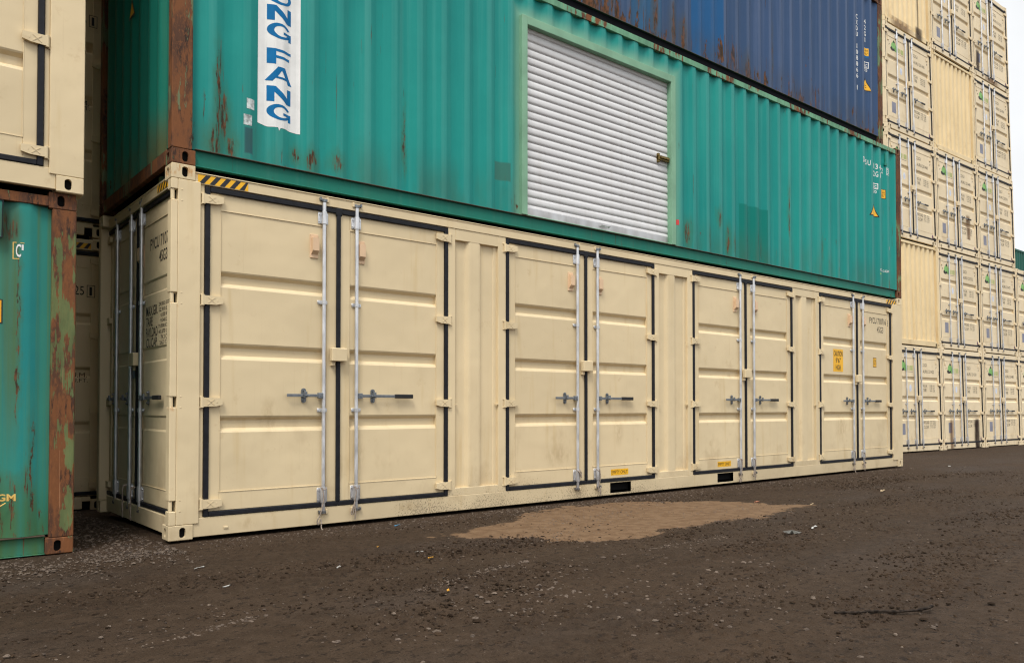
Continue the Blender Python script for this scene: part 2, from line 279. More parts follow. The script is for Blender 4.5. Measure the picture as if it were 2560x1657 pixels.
# ------------------------------------------------------------------ mesh helpers
class MB:
    def __init__(s): s.v = []; s.f = []
    def add(s, vs, fs):
        o = len(s.v); s.v += [tuple(v) for v in vs]; s.f += [tuple(i+o for i in f) for f in fs]; return s
    def quad(s, a, b, c, d): return s.add((a, b, c, d), ((0, 1, 2, 3),))
    def box(s, x0, y0, z0, x1, y1, z1, b=0.003):
        if x0 > x1: x0, x1 = x1, x0
        if y0 > y1: y0, y1 = y1, y0
        if z0 > z1: z0, z1 = z1, z0
        b = min(b, (x1-x0)*0.3, (y1-y0)*0.3, (z1-z0)*0.3)
        lo, hi = (x0, y0, z0), (x1, y1, z1)
        V = []; idx = {}
        for sx in (0, 1):
            for sy in (0, 1):
                for sz in (0, 1):
                    c = [(lo, hi)[q][k] for k, q in enumerate((sx, sy, sz))]
                    for ax in range(3):
                        p = list(c)
                        for k, q in enumerate((sx, sy, sz)):
                            if k != ax: p[k] += b if q == 0 else -b
                        idx[(sx, sy, sz, ax)] = len(V); V.append(p)
        F = []
        def orient(f, n):
            a, b_, c = (Vector(V[f[i]]) for i in (0, 1, 2))
            if (b_-a).cross(c-a).dot(Vector(n)) < 0: f = f[::-1]
            F.append(tuple(f))
        for ax in range(3):
            u, w = [k for k in range(3) if k != ax]
            for q in (0, 1):
                f = []
                for (a, b_) in ((0, 0), (1, 0), (1, 1), (0, 1)):
                    k = [0, 0, 0]; k[ax] = q; k[u] = a; k[w] = b_; f.append(idx[(*k, ax)])
                n = [0, 0, 0]; n[ax] = 1 if q else -1; orient(f, n)
            for a in (0, 1):                                   # edges parallel to ax
                for b_ in (0, 1):
                    k0 = [0, 0, 0]; k0[u] = a; k0[w] = b_; k1 = list(k0); k1[ax] = 1
                    f = [idx[(*k0, u)], idx[(*k0, w)], idx[(*k1, w)], idx[(*k1, u)]]
                    n = [0, 0, 0]; n[u] = 1 if a else -1; n[w] = 1 if b_ else -1; orient(f, n)
        for k in ((a, b_, c) for a in (0, 1) for b_ in (0, 1) for c in (0, 1)):
            orient([idx[(*k, 0)], idx[(*k, 1)], idx[(*k, 2)]], [1 if q else -1 for q in k])
        return s.add(V, F)
    def cyl(s, p0, p1, r0, r1=None, n=12, cap=True):
        r1 = r0 if r1 is None else r1
        p0, p1 = Vector(p0), Vector(p1); d = (p1-p0).normalized()
        a = d.orthogonal().normalized(); b = d.cross(a); V = []
        for p, r in ((p0, r0), (p1, r1)):
            for i in range(n):
                t = 2*math.pi*i/n; V.append(p+a*math.cos(t)*r+b*math.sin(t)*r)
        F = [(i, (i+1) % n, n+(i+1) % n, n+i) for i in range(n)]
        if cap: F += [tuple(range(n-1, -1, -1)), tuple(range(n, 2*n))]
        return s.add(V, F)
    def tube(s, pts, r, n=7):
        pts = [Vector(p) for p in pts]; V = []; F = []
        up = Vector((0.13, 0.27, 0.95))
        for i, p in enumerate(pts):
            d = (pts[min(i+1, len(pts)-1)]-pts[max(i-1, 0)]).normalized()
            a = d.cross(up); a = a.normalized() if a.length > 1e-3 else d.orthogonal().normalized(); b = d.cross(a)
            for k in range(n):
                t = 2*math.pi*k/n; V.append(p+a*math.cos(t)*r+b*math.sin(t)*r)
        for i in range(len(pts)-1):
            for k in range(n): F.append((i*n+k, i*n+(k+1) % n, (i+1)*n+(k+1) % n, (i+1)*n+k))
        F += [tuple(range(n-1, -1, -1)), tuple(range((len(pts)-1)*n, len(pts)*n))]
        return s.add(V, F)
    def prism(s, poly, y0, y1):                                # polygon in x-z, counter-clockwise seen from -y
        n = len(poly); V = [(x, y0, z) for x, z in poly]+[(x, y1, z) for x, z in poly]
        F = [tuple(range(n)), tuple(range(2*n-1, n-1, -1))]+[(i, n+i, n+(i+1) % n, (i+1) % n) for i in range(n)]
        return s.add(V, F)
    def xf(s, fn, flip=False):
        s.v = [tuple(fn(*v)) for v in s.v]
        if flip: s.f = [f[::-1] for f in s.f]
        return s
    def mirror(s): return s.xf(lambda x, y, z: (-x, y, z), True)
    def mesh(s, name, mat, smooth=False):
        me = bpy.data.meshes.new(name); me.from_pydata(s.v, [], s.f); me.materials.append(M[mat] if isinstance(mat, str) else mat)
        if smooth:
            me.polygons.foreach_set('use_smooth', [True]*len(me.polygons))
            try: me.set_sharp_from_angle(angle=R(40))
            except Exception: pass
        me.update(); return me
    def obj(s, name, mat, parent=None, smooth=False, loc=None):
        return link(name, s.mesh(name, mat, smooth), parent, loc)

def link(name, me, parent=None, loc=None):
    o = bpy.data.objects.new(name, me); COL.objects.link(o)
    if parent: o.parent = parent
    if loc: o.location = loc
    return o
def thing(name, label, cat, loc=(0, 0, 0), rot=(0, 0, 0), group=None):
    o = bpy.data.objects.new(name, None); COL.objects.link(o); o.location = loc; o.rotation_euler = rot; o.empty_display_size = 0.2
    return tag(o, label, cat, group)
def tag(o, label, cat, group=None, kind=None):
    if label: o['label'] = label
    if cat: o['category'] = cat
    if group: o['group'] = group
    if kind: o['kind'] = kind
    return o
KIDS = {}
def kids(o): return [c for c in bpy.data.objects if c.parent == o]
def copy_tree(o, parent=None, skip=()):
    c = o.copy(); COL.objects.link(c); c.parent = parent
    for ch in list(o.children):
        if ch.name.split('.')[0] not in skip: copy_tree(ch, c, skip)
    return c
def hexa(cx, cz, r, n=6): return [(cx+r*math.cos(2*math.pi*i/n), cz+r*math.sin(2*math.pi*i/n)) for i in range(n)]

# text: the built-in font, fitted to a rectangle in x-z, facing -y
def text_mb(s, x0, z0, x1, z1, y, bold=0.0):
    cu = bpy.data.curves.new('t', 'FONT'); cu.body = s; cu.resolution_u = 3; cu.offset = bold
    o = bpy.data.objects.new('t', cu); me = bpy.data.meshes.new_from_object(o)
    v = [tuple(p.co) for p in me.vertices]; f = [tuple(p.vertices) for p in me.polygons]
    bpy.data.objects.remove(o); bpy.data.meshes.remove(me); bpy.data.curves.remove(cu)
    ax, bx = min(p[0] for p in v), max(p[0] for p in v); az, bz = min(p[1] for p in v), max(p[1] for p in v)
    m = MB(); m.add([(x0+(p[0]-ax)/(bx-ax)*(x1-x0), y, z0+(p[1]-az)/(bz-az)*(z1-z0)) for p in v], f)
    return m
def flat(poly, y):
    m = MB(); m.add([(x, y, z) for x, z in poly], [tuple(range(len(poly)))]); return m
def rectp(x0, z0, x1, z1): return [(x0, z0), (x1, z0), (x1, z1), (x0, z1)]

# ------------------------------------------------------------------ corrugated sheet
PITCH, DEPTH = 0.2775, 0.036
BREAK = (-0.072, 0.0, 0.068, 0.1375)                # outer flat ends at 0, slope, inner flat, slope back
def prof(x, ph, y0):                                  # depth of the sheet at x; outer face at y0
    def sharp(t):
        t %= PITCH
        if t <= 0.072: return 0.0
        if t <= 0.140: return (t-0.072)/0.068
        if t <= 0.2095: return 1.0
        return 1-(t-0.2095)/0.068
    t = (x-ph+0.072) % PITCH
    for b in (0.0, 0.072, 0.140, 0.2095, PITCH):
        if abs(t-b) < 0.009:
            a, c = sharp(b-0.009), sharp(b+0.009); return y0+DEPTH*(a+(c-a)*(t-b+0.009)/0.018)
    return y0+DEPTH*sharp(t)
def breaks(x0, x1, ph):
    xs = {round(x0, 4), round(x1, 4)}; k = math.floor((x0-ph)/PITCH)-1
    while ph+k*PITCH < x1+0.4:
        for b in BREAK:
            x = ph+k*PITCH+b
            if x0 < x < x1: xs.add(round(x, 4))
        k += 1
    return sorted(xs)
def corr(m, x0, x1, z0, z1, ph, y0, nz=1):
    xs = breaks(x0, x1, ph)
    # soften each bend with two points
    pts = []
    for i, x in enumerate(xs):
        if 0 < i < len(xs)-1:
            for d in (-0.009, 0.009): pts.append((x+d, prof(x+d, ph, y0)))
        else: pts.append((x, prof(x, ph, y0)))
    V = []; F = []; n = len(pts)
    for z in (z0, z1): V += [(x, y, z) for x, y in pts]
    for i in range(n-1): F.append((i, i+1, n+i+1, n+i))
    return m.add(V, F)
def drape(m, ph, y0, off):                           # bend flat markings onto the corrugated sheet
    bm = bmesh.new(); vs = [bm.verts.new(v) for v in m.v]
    for f in m.f:
        try: bm.faces.new([vs[i] for i in f])
        except ValueError: pass
    xs = [v[0] for v in m.v]
    for x in breaks(min(xs), max(xs), ph):
        for d in (-0.009, 0.009):
            bmesh.ops.bisect_plane(bm, geom=bm.verts[:]+bm.edges[:]+bm.faces[:], plane_co=(x+d, 0, 0), plane_no=(1, 0, 0))
    bmesh.ops.triangulate(bm, faces=bm.faces[:])
    for v in bm.verts: v.co.y = prof(v.co.x, ph, y0)-off
    bm.verts.index_update()
    r = MB(); r.v = [tuple(v.co) for v in bm.verts]; r.f = [tuple(v.index for v in f.verts) for f in bm.faces]; bm.free(); return r

# ------------------------------------------------------------------ corner castings: block with oval holes in both outer faces
def oval_face(m, w, h, cx, cz, rw, rh, fn, depth=0.03):
    n = 24; ring = []; outr = []
    for i in range(n):
        t = 2*math.pi*i/n; c, s_ = math.cos(t), math.sin(t)
        # stadium: straight sides rw half width
        e = rh-rw; px = rw*c; pz = rw*s_+(e if s_ > 1e-6 else -e if s_ < -1e-6 else 0)
        ring.append((cx+px, cz+pz))
        # to the rectangle border along the ray from the hole's centre
        k = 1e9
        if c > 1e-6: k = min(k, (w-cx)/c)
        if c < -1e-6: k = min(k, -cx/c)
        if s_ > 1e-6: k = min(k, (h-cz)/s_)
        if s_ < -1e-6: k = min(k, -cz/s_)
        outr.append((cx+c*k, cz+s_*k))
    for cnr in ((0, 0), (w, 0), (w, h), (0, h)):      # pull the nearest ray end onto each corner
        j = min(range(n), key=lambda q: (outr[q][0]-cnr[0])**2+(outr[q][1]-cnr[1])**2); outr[j] = cnr
    V = [fn(a, 0, b) for a, b in outr]+[fn(a, 0, b) for a, b in ring]+[fn(a, depth, b) for a, b in ring]
    F = []
    for i in range(n):
        j = (i+1) % n; F += [(i, j, n+j, n+i), (n+i, n+j, 2*n+j, 2*n+i)]
    m.add(V, F); return ring
def casting(parent, x, y, z, dx, dy, mat, L=0.178, Wd=0.162, H=0.118):
    """block from outer corner (x, y, z); dx, dy = +1/-1 inward directions"""
    m = MB(); d = MB(); d2 = MB(); b = 0.006
    fnS = lambda a, q, c: (x+dx*(b+a), y+dy*q, z+b+c)               # long face (normal along y)
    fnE = lambda a, q, c: (x+dx*q, y+dy*(b+a), z+b+c)
    w, h = L-b, H-2*b
    r = oval_face(m, w, h, 0.096, h/2, 0.024, 0.040, fnS); d.add([fnS(a, 0.0295, c) for a, c in r], [tuple(range(len(r)))])
    r = oval_face(m, Wd-b, h, 0.085, h/2, 0.025, 0.036, fnE); d2.add([fnE(a, 0.0295, c) for a, c in r], [tuple(range(len(r)))])
    X = lambda a: x+dx*a
    Y = lambda a: y+dy*a
    # chamfer strips, top, bottom and the two inner faces
    m.quad((X(b), Y(0), z+b), (X(0), Y(b), z+b), (X(0), Y(b), z+H-b), (X(b), Y(0), z+H-b))
    for zz, zf in ((z, z+b), (z+H, z+H-b)):
        m.quad((X(b), Y(b), zz), (X(L), Y(b), zz), (X(L), Y(Wd), zz), (X(b), Y(Wd), zz))
        m.quad((X(b), Y(b), zz), (X(L), Y(b), zz), (X(L), Y(0), zf), (X(b), Y(0), zf))
        m.quad((X(b), Y(b), zz), (X(b), Y(Wd), zz), (X(0), Y(Wd), zf), (X(0), Y(b), zf))
        m.add([(X(b), Y(b), zz), (X(b), Y(0), zf), (X(0), Y(b), zf)], [(0, 1, 2)])
    m.quad((X(L), Y(0), z+b), (X(L), Y(Wd), z+b), (X(L), Y(Wd), z+H-b), (X(L), Y(0), z+H-b))
    m.quad((X(0), Y(Wd), z+b), (X(L), Y(Wd), z+b), (X(L), Y(Wd), z+H-b), (X(0), Y(Wd), z+H-b))
    bm = bmesh.new(); me = m.mesh('corner_casting', mat); bm.from_mesh(me); bmesh.ops.remove_doubles(bm, verts=bm.verts[:], dist=1e-5)
    bmesh.ops.recalc_face_normals(bm, faces=bm.faces[:]); bm.to_mesh(me); bm.free()
    o = link('corner_casting', me, parent)
    d.obj('lashing_hole', 'dark', o); d2.obj('lashing_hole', 'dark', o)
    return o
def castings(root, L, Wd, H, mat):
    for x, dx in ((0, 1), (L, -1)):
        for y, dy in ((0, 1), (Wd, -1)):
            for z in (0, H-0.118): casting(root, x, y, z, dx, dy, mat)

# ------------------------------------------------------------------ doors
def hinge_mb(z, reach=0.15):
    """strap hinge: pin at x = -0.045, tapered blade reaching over the rubber onto the door; outward is -y"""
    m = MB(); p = -0.036
    m.prism([(p, z-0.036), (reach*0.45, z-0.033), (reach-0.03, z-0.020), (reach-0.03, z+0.030), (reach*0.45, z+0.034), (p, z+0.036)], -0.008, 0.018)
    m.cyl((p, 0.004, z-0.042), (p, 0.004, z+0.042), 0.014, n=12)
    m.box(p-0.030, 0.006, z-0.048, p-0.004, 0.02, z-0.036, 0.002); m.box(p-0.030, 0.006, z+0.036, p-0.004, 0.02, z+0.048, 0.002)
    for s_ in (1, -1):                                        # pressed cross
        a, b = Vector((0.002, 0, z-0.022*s_)), Vector((0.056, 0, z+0.022*s_)); d = (b-a).normalized(); q = Vector((-d.z, 0, d.x))*0.0025
        m.prism([((a-q).x, (a-q).z), ((b-q).x, (b-q).z), ((b+q).x, (b+q).z), ((a+q).x, (a+q).z)] if True else [], -0.0105, -0.004)
    m.box(0.072, -0.0095, z-0.008, 0.080, -0.006, z+0.010, 0.001)
    return m
def gasket_bar(m, x0, z0, x1, z1, y=0.004, yb=0.022):
    b = 0.010
    m.box(x0, y, z0, x1, yb, z1, b)

def build_door(root, x, mirror, w, D, name='door', rods=((0.99, 0.65, True, False),), centre=False, lockbox=False, vent=None, label=None):
    """one door leaf hinged at local x = 0 opening towards +x, face at y = yf, outward -y.
       rods: (x of bar, far end x of handle, handle goes towards hinge, has grip)"""
    mk = (lambda m: m.mirror()) if mirror else (lambda m: m)
    yf = 0.022; bmat = D['mat']
    zt, zb, pt, pb = D['zt'], D['zb'], D['pt'], D['pb']
    s0, s1 = 0.020, 0.106; e1 = w-0.017; e0 = e1-0.092
    m = MB()
    m.box(s0, yf, zb+0.02, s1, yf+0.045, zt-0.02); m.box(e0, yf, zb+0.02, e1, yf+0.045, zt-0.02)
    m.box(s1, yf+0.0025, pt, e0, yf+0.045, zt-0.02); m.box(s1, yf+0.0025, zb+0.02, e0, yf+0.045, pb)
    # pressed sheet between the stiles
    P = [(pb, yf+0.006)]
    for (b_, a_) in sorted((r[1], r[0]) for r in D['rec']):
        dpt = 0.040
        P += [(b_-0.006, yf+0.006), (b_+0.010, yf+0.014), (b_+0.030, yf+dpt), (a_-0.036, yf+dpt), (a_-0.012, yf+0.012), (a_, yf+0.006)]
    P += [(pt, yf+0.006)]
    V = []; n = len(P)
    for xx in (s1, e0): V += [(xx, y, z) for z, y in P]
    m.add(V, [(i, n+i, n+i+1, i+1) for i in range(n-1)])
    # fine weld bead round the sheet
    m.box(s1-0.003, yf-0.002, pb, s1+0.003, yf+0.01, pt, 0.001); m.box(e0-0.003, yf-0.002, pb, e0+0.003, yf+0.01, pt, 0.001)
    m.box(s1, yf-0.001, pt-0.003, e0, yf+0.01, pt+0.003, 0.001); m.box(s1, yf-0.001, pb-0.003, e0, yf+0.01, pb+0.003, 0.001)
    do = mk(m).obj(name, bmat, root, loc=(x, 0, 0))
    g = MB()
    gasket_bar(g, -0.020, zb-0.02, 0.020, zt+0.02)
    gasket_bar(g, 0.020, zt-0.021, e1+0.017, zt+0.021); gasket_bar(g, 0.020, zb-0.020, e1+0.017, zb+0.020)
    if centre: gasket_bar(g, e1, zb+0.02, w+0.022, zt-0.021, 0.001); gasket_bar(g, e1-0.012, zt-0.04, w+0.03, zt+0.028, 0.0, 0.02)
    mk(g).obj('gasket', 'gasket', do)
    for z in D['hz']: mk(hinge_mb(z)).obj('hinge', bmat, do)
    for (rx, hx, toward, grip) in rods:
        ry = D.get('ry', 0.0); r = MB()
        r.cyl((rx, ry, zb-0.055), (rx, ry, zt+0.055), 0.0165, n=14)
        mk(r).obj('locking_rod', 'galv', do, True)
        for za, zc in D['plates']:
            p = MB(); p.box(rx-0.05, yf-0.005, za, rx+0.045, yf+0.001, zc, 0.002); p.cyl((rx, ry, za-0.004), (rx, ry, zc+0.004), 0.0235, n=14)
            p.box(rx-0.023, ry, za+0.003, rx+0.023, yf, zc-0.003, 0.002)
            for bx in (-0.038, 0.034):
                for bz in (za+0.02, zc-0.02): p.cyl((rx+bx, yf-0.004, bz), (rx+bx, yf-0.014, bz), 0.009, 0.007, 8)
            mk(p).obj('bearing_plate', 'galv', do, True)
        for zc in D['clamps']:
            p = MB(); p.box(rx-0.052, yf-0.005, zc-0.016, rx+0.040, yf+0.001, zc+0.016, 0.002); p.cyl((rx, ry, zc-0.017), (rx, ry, zc+0.017), 0.021, n=12)
            p.cyl((rx-0.04, yf-0.004, zc), (rx-0.04, yf-0.013, zc), 0.009, 0.007, 8); p.cyl((rx+0.031, yf-0.004, zc), (rx+0.031, yf-0.012, zc), 0.008, 0.006, 8)
            mk(p).obj('rod_clamp', 'galv', do, True)
        for zc, sg in ((zt+0.070, 1), (zb-0.070, -1)):          # cam ends
            p = MB(); p.cyl((rx, ry, zc-0.012*sg), (rx, ry, zc+0.004*sg), 0.022, n=12); p.box(rx-0.042, ry-0.006, zc-0.006, rx+0.030, ry+0.016, zc+0.016, 0.003)
            p.box(rx-0.045, ry-0.018, zc-0.004, rx-0.030, ry+0.012, zc+0.024, 0.003)
            mk(p).obj('cam', 'steel', do)
            k = MB(); k.box(rx+0.022, -0.006, zc-0.012, rx+0.044, 0.018, zc+0.030, 0.005)
            mk(k).obj('cam_keeper', bmat, do)
        hz = D['handle']; sg = -1 if toward else 1; hx_k = rx+sg*0.175
        p = MB(); p.box(rx+sg*0.012, ry-0.020, hz-0.024, rx+sg*0.055, ry+0.014, hz+0.024, 0.003); p.box(rx+sg*0.04, ry-0.012, hz-0.0125, hx, ry-0.003, hz+0.0125, 0.002)
        p.cyl((rx+sg*0.034, ry-0.026, hz), (rx+sg*0.034, ry-0.016, hz), 0.008, n=8)
        ho = mk(p).obj('handle', 'steel', do)
        if grip:
            p = MB(); p.box(hx-sg*0.19, ry-0.0195, hz-0.0185, hx+sg*0.004, ry+0.0035, hz+0.0185, 0.005); mk(p).obj('grip', 'grip', ho)
        p = MB(); pl = [(hx_k+0.022*math.cos(t)*(1 if abs(math.sin(t)) < 0.8 else 0.9), hz+0.040*(1 if math.sin(t) > 0 else -1)*(abs(math.sin(t)) > 0.01)+0.022*math.sin(t)) for t in [2*math.pi*i/16 for i in range(16)]]
        p.prism(pl, yf-0.005, yf+0.001)
        for bz in (-0.044, 0.044): p.cyl((hx_k, yf-0.005, hz+bz), (hx_k, yf-0.018, hz+bz), 0.010, 0.008, 8)
        p.box(hx_k-0.016, ry-0.026, hz-0.018, hx_k+0.016, yf-0.004, hz-0.010, 0.002); p.box(hx_k-0.013, ry-0.030, hz-0.010, hx_k+0.013, ry-0.013, hz+0.034, 0.003)
        p.box(hx_k-0.006, ry-0.035, hz-0.004, hx_k+0.034, ry-0.024, hz+0.004, 0.002)
        mk(p).obj('handle_catch', 'steel', do)
    if vent:
        vx, vz = vent; p = MB(); p.box(vx, yf-0.004, vz, vx+0.075, yf+0.008, vz+0.205, 0.003); vo = mk(p).obj('vent', 'vent', do)
        p = MB(); y1 = yf-0.038; yb = yf-0.002
        p.add([(vx+0.008, yb, vz+0.028), (vx+0.067, yb, vz+0.028), (vx+0.067, y1, vz+0.062), (vx+0.008, y1, vz+0.062), (vx+0.008, yb, vz+0.178), (vx+0.067, yb, vz+0.178), (vx+0.067, y1, vz+0.172), (vx+0.008, y1, vz+0.172)],
              [(3, 2, 6, 7), (7, 6, 5, 4), (0, 3, 7, 4), (2, 1, 5, 6), (0, 1, 2, 3)])
        mk(p).obj('vent_hood', 'vent', vo)
    if lockbox:
        lz = D['lockz']; p = MB(); p.box(w-0.062, -0.040, lz-0.056, w+0.085, 0.010, lz+0.060, 0.006); p.box(w+0.040, -0.010, lz-0.095, w+0.075, yf, lz-0.054, 0.003)
        p.box(w-0.070, yf-0.006, lz-0.070, w-0.02, yf+0.001, lz+0.066, 0.002)
        mk(p).obj('lock_box', bmat, do)
    return do

SIDE = dict(mat='beige', zt=2.735, zb=0.184, pt=2.585, pb=0.35, rec=[(2.105, 1.98), (1.532, 1.405), (0.952, 0.825)], hz=(2.655, 1.86, 1.06, 0.265),
            plates=((2.605, 2.705), (0.205, 0.33)), clamps=(1.925, 0.995), handle=1.12, lockz=1.474)
FARD = dict(mat='beige_far', zt=2.437, zb=0.170, pt=2.285, pb=0.32, rec=[(1.835, 1.715), (1.362, 1.236), (0.892, 0.768)], hz=(2.36, 1.66, 0.935, 0.235),
            plates=((2.29, 2.395), (0.19, 0.31)), clamps=(1.17,), handle=0.99, lockz=1.31)
HIGHD = dict(FARD, mat='beige', zt=2.735, zb=0.184, pt=2.585, pb=0.35, rec=SIDE['rec'], hz=SIDE['hz'], plates=SIDE['plates'], clamps=SIDE['clamps'], handle=1.10, lockz=1.44)

def hazard(parent, x0, x1, z0, z1, y, n, lean=0.8):
    m = flat(rectp(x0, z0, x1, z1), y); o = m.obj('hazard_strip', 'yellow', parent)
    k = MB(); h = z1-z0; step = (x1-x0)/n
    for i in range(n):
        a = x0+i*step+0.1*step
        p = [(a, z0), (a+step*0.5, z0), (a+step*0.5+h*lean, z1), (a+h*lean, z1)]
        p = [(min(max(q[0], x0), x1), q[1]) for q in p]
        if p[1][0]-p[0][0] > 0.004: k.add([(q[0], y-0.0008, q[1]) for q in p], [(0, 1, 2, 3)])
    k.obj('black_band', 'black', o); return o

def body_shell(root, L, Wd, H, mat, y_in=0.07, x_in=0.07, roof='roof'):
    m = MB(); m.box(x_in, y_in, 0.15, L-x_in, y_in+0.01, H-0.06, 0.001); m.box(x_in, Wd-0.06, 0.15, L-x_in, Wd-0.05, H-0.06, 0.001)
    m.box(L-x_in-0.01, y_in+0.011, 0.15, L-x_in, Wd-0.061, H-0.06, 0.001); m.box(x_in, y_in+0.011, 0.15, x_in+0.01, Wd-0.061, H-0.06, 0.001)
    m.obj('wall', mat, root)
    m = MB(); m.box(0.05, 0.05, H-0.059, L-0.05, Wd-0.05, H-0.045, 0.001); m.obj(roof, mat, root)
    m = MB(); m.box(0.13, 0.062, 0.06, L-0.13, Wd-0.065, 0.149, 0.001); m.obj('floor', 'dark', root)

# ------------------------------------------------------------------ 1. forty foot side-door container
AL, AW, AH = 12.13, 2.34, 2.896
def end_doors(root, D, w0, span, seam, rl, rr, lets=None, swap=None):
    """two end doors in a local frame where x runs left to right as seen from outside; swap maps that frame into the root"""
    E = bpy.data.objects.new('door_frame', None)
    return None
def side_door_container(label, starts, group, loc, detail_end=True):
    root = thing('shipping_container', label, 'shipping container', loc, group=group)
    L, Wd, H = AL, AW, AH
    castings(root, L, Wd, H, 'beige')
    # posts; the left front one has pockets for the end door's hinge pins
    m = MB(); m.box(0.052, 0.0, 0.118, 0.224, 0.06, H-0.118, 0.005); zs = [0.118]
    for z in SIDE['hz']: zs += [z-0.04, z+0.04]
    zs.append(H-0.118); zs = sorted(zs)
    for i in range(0, len(zs), 2): m.box(0.0, 0.0, zs[i], 0.0515, 0.088, zs[i+1], 0.005)
    for z in SIDE['hz']: m.cyl((0.016, 0.022, z-0.0385), (0.016, 0.022, z+0.0385), 0.015, n=12)
    m.obj('corner_post', 'beige', root)
    for z in SIDE['hz']: MB().box(0.030, 0.0595, z-0.0395, 0.0515, 0.07, z+0.0395, 0.001).obj('hinge_pocket', 'dark', root)
    m = MB(); xr = starts[-1]+2.28+0.055; m.box(xr, 0.0, 0.118, L, 0.088, H-0.118, 0.005); m.obj('corner_post', 'beige', root)
    for x0 in (0.0, L-0.1):
        m = MB(); m.box(x0, Wd-0.088, 0.118, x0+0.1, Wd, H-0.118, 0.005); m.obj('corner_post', 'beige', root)
    # rails
    m = MB(); m.box(0.178, 0.006, 2.765, L-0.178, 0.06, 2.842, 0.003); m.box(0.178, 0.0, 2.842, L-0.178, 0.06, 2.852, 0.003); m.obj('top_rail', 'beige', root)
    m = MB(); pk = ((4.845, 5.195), (6.87, 7.215)); x = 0.178
    for a, b in pk: m.box(x, 0.010, 0.014, a, 0.06, 0.162, 0.004); x = b
    m.box(x, 0.010, 0.014, L-0.178, 0.06, 0.162, 0.004)
    for a, b in pk: m.box(a, 0.010, 0.152, b, 0.06, 0.162, 0.003); m.box(a, 0.010, 0.014, b, 0.06, 0.036, 0.003)
    m.box(0.42, 0.003, 0.060, 0.455, 0.011, 0.078, 0.003)
    m.obj('bottom_rail', 'beige', root)
    for a, b in pk:
        m = MB(); m.add([(a, 0.012, 0.036), (b, 0.012, 0.036), (b, 0.012, 0.152), (a, 0.012, 0.152), (a, 1.0, 0.036), (b, 1.0, 0.036), (b, 1.0, 0.152), (a, 1.0, 0.152)],
                        [(0, 1, 5, 4), (2, 3, 7, 6), (0, 4, 7, 3), (1, 2, 6, 5), (4, 5, 6, 7)]); m.obj('fork_pocket', 'dark', root)
    body_shell(root, L, Wd, H, 'beige', 0.075, 0.13)
    # frames between bays
    ends = [0.226]+[s+2.28+0.022 for s in starts]; nxt = [s-0.022 for s in starts]+[xr]
    for i, (a, b) in enumerate(zip(ends, nxt)):
        m = MB()
        if i in (0, len(ends)-1) and b-a < 0.3: m.box(a, 0.020, 0.162, b, 0.06, 2.765, 0.003); m.obj('door_jamb', 'beige', root); continue
        m.box(a, 0.012, 0.162, a+0.085, 0.06, 2.765, 0.003); m.box(b-0.10, 0.012, 0.162, b, 0.06, 2.765, 0.003)
        m.box(a+0.085, 0.012, 2.655, b-0.10, 0.06, 2.765, 0.003); m.box(a+0.085, 0.012, 0.162, b-0.10, 0.06, 0.235, 0.003)
        for zz in (1.05,): m.box(a+0.088, 0.004, zz-0.004, a+0.115, 0.03, zz+0.004, 0.001); m.box(b-0.130, 0.004, zz-0.004, b-0.102, 0.03, zz+0.004, 0.001)
        m.obj('door_jamb', 'beige', root)
        m = MB(); u = (b-0.10)-(a+0.085); c0 = a+0.085
        P = [(0, 0.050), (0.115, 0.050), (0.135, 0.046), (0.165, 0.018), (0.185, 0.014), (0.285, 0.014), (0.305, 0.018), (0.335, 0.046), (0.355, 0.050), (u-0.05, 0.050), (u-0.04, 0.040), (u, 0.040)]
        V = [(c0+p, y, z) for z in (0.230, 2.66) for p, y in P]; n = len(P); m.add(V, [(k, k+1, n+k+1, n+k) for k in range(n-1)])
        m.obj('corrugated_panel', 'beige', root)
    for bay, s in enumerate(starts):
        a = build_door(root, s, False, 1.135, SIDE, 'door', ((0.99, 0.655, True, False),), vent=(0.870, 2.30))
        b = build_door(root, s+2.28, True, 1.145, SIDE, 'door', ((0.975, 0.395, True, True),), centre=True, lockbox=True, vent=(0.885, 2.30))
    return root
side_group = 'beige side-door containers at the front'
A = side_door_container('long beige container on the ground with four double doors along its side', (0.28, 3.325, 6.385, 9.45), side_group, (0, 0, 0))

def decal(parent, name, mb, mat):
    loc = parent.location
    mb.xf(lambda x, y, z: (x-loc[0], y-loc[1], z-loc[2])); return mb.obj(name, mat, parent)
def sign_small(parent, x0, z0, x1, z1, y, lines, dr=None):
    f = dr or (lambda m, o: m.xf(lambda x, y_, z: (x, y_-o, z)))
    o = decal(parent, 'height_sign', f(flat(rectp(x0, z0, x1, z1), y), 0.0), 'black'); b = (x1-x0)*0.07
    decal_child(o, parent, 'sign_face', f(flat(rectp(x0+b, z0+b, x1-b, z1-b), y), 0.0008), 'yellow')
    h = (z1-z0-4*b)/len(lines)
    for i, t in enumerate(lines):
        zc = z1-2*b-h*(i+1); decal_child(o, parent, 'lettering', f(text_mb(t, x0+2.5*b, zc+0.12*h, x1-2.5*b, zc+0.9*h, y), 0.0016), 'black')
    return o
def decal_child(o, parent, name, mb, mat):
    loc = parent.location
    mb.xf(lambda x, y, z: (x-loc[0], y-loc[1], z-loc[2])); return mb.obj(name, mat, o)

A_doors = sorted([c for c in A.children if c.name.startswith('door') and 'jamb' not in c.name], key=lambda c: c.location.x)
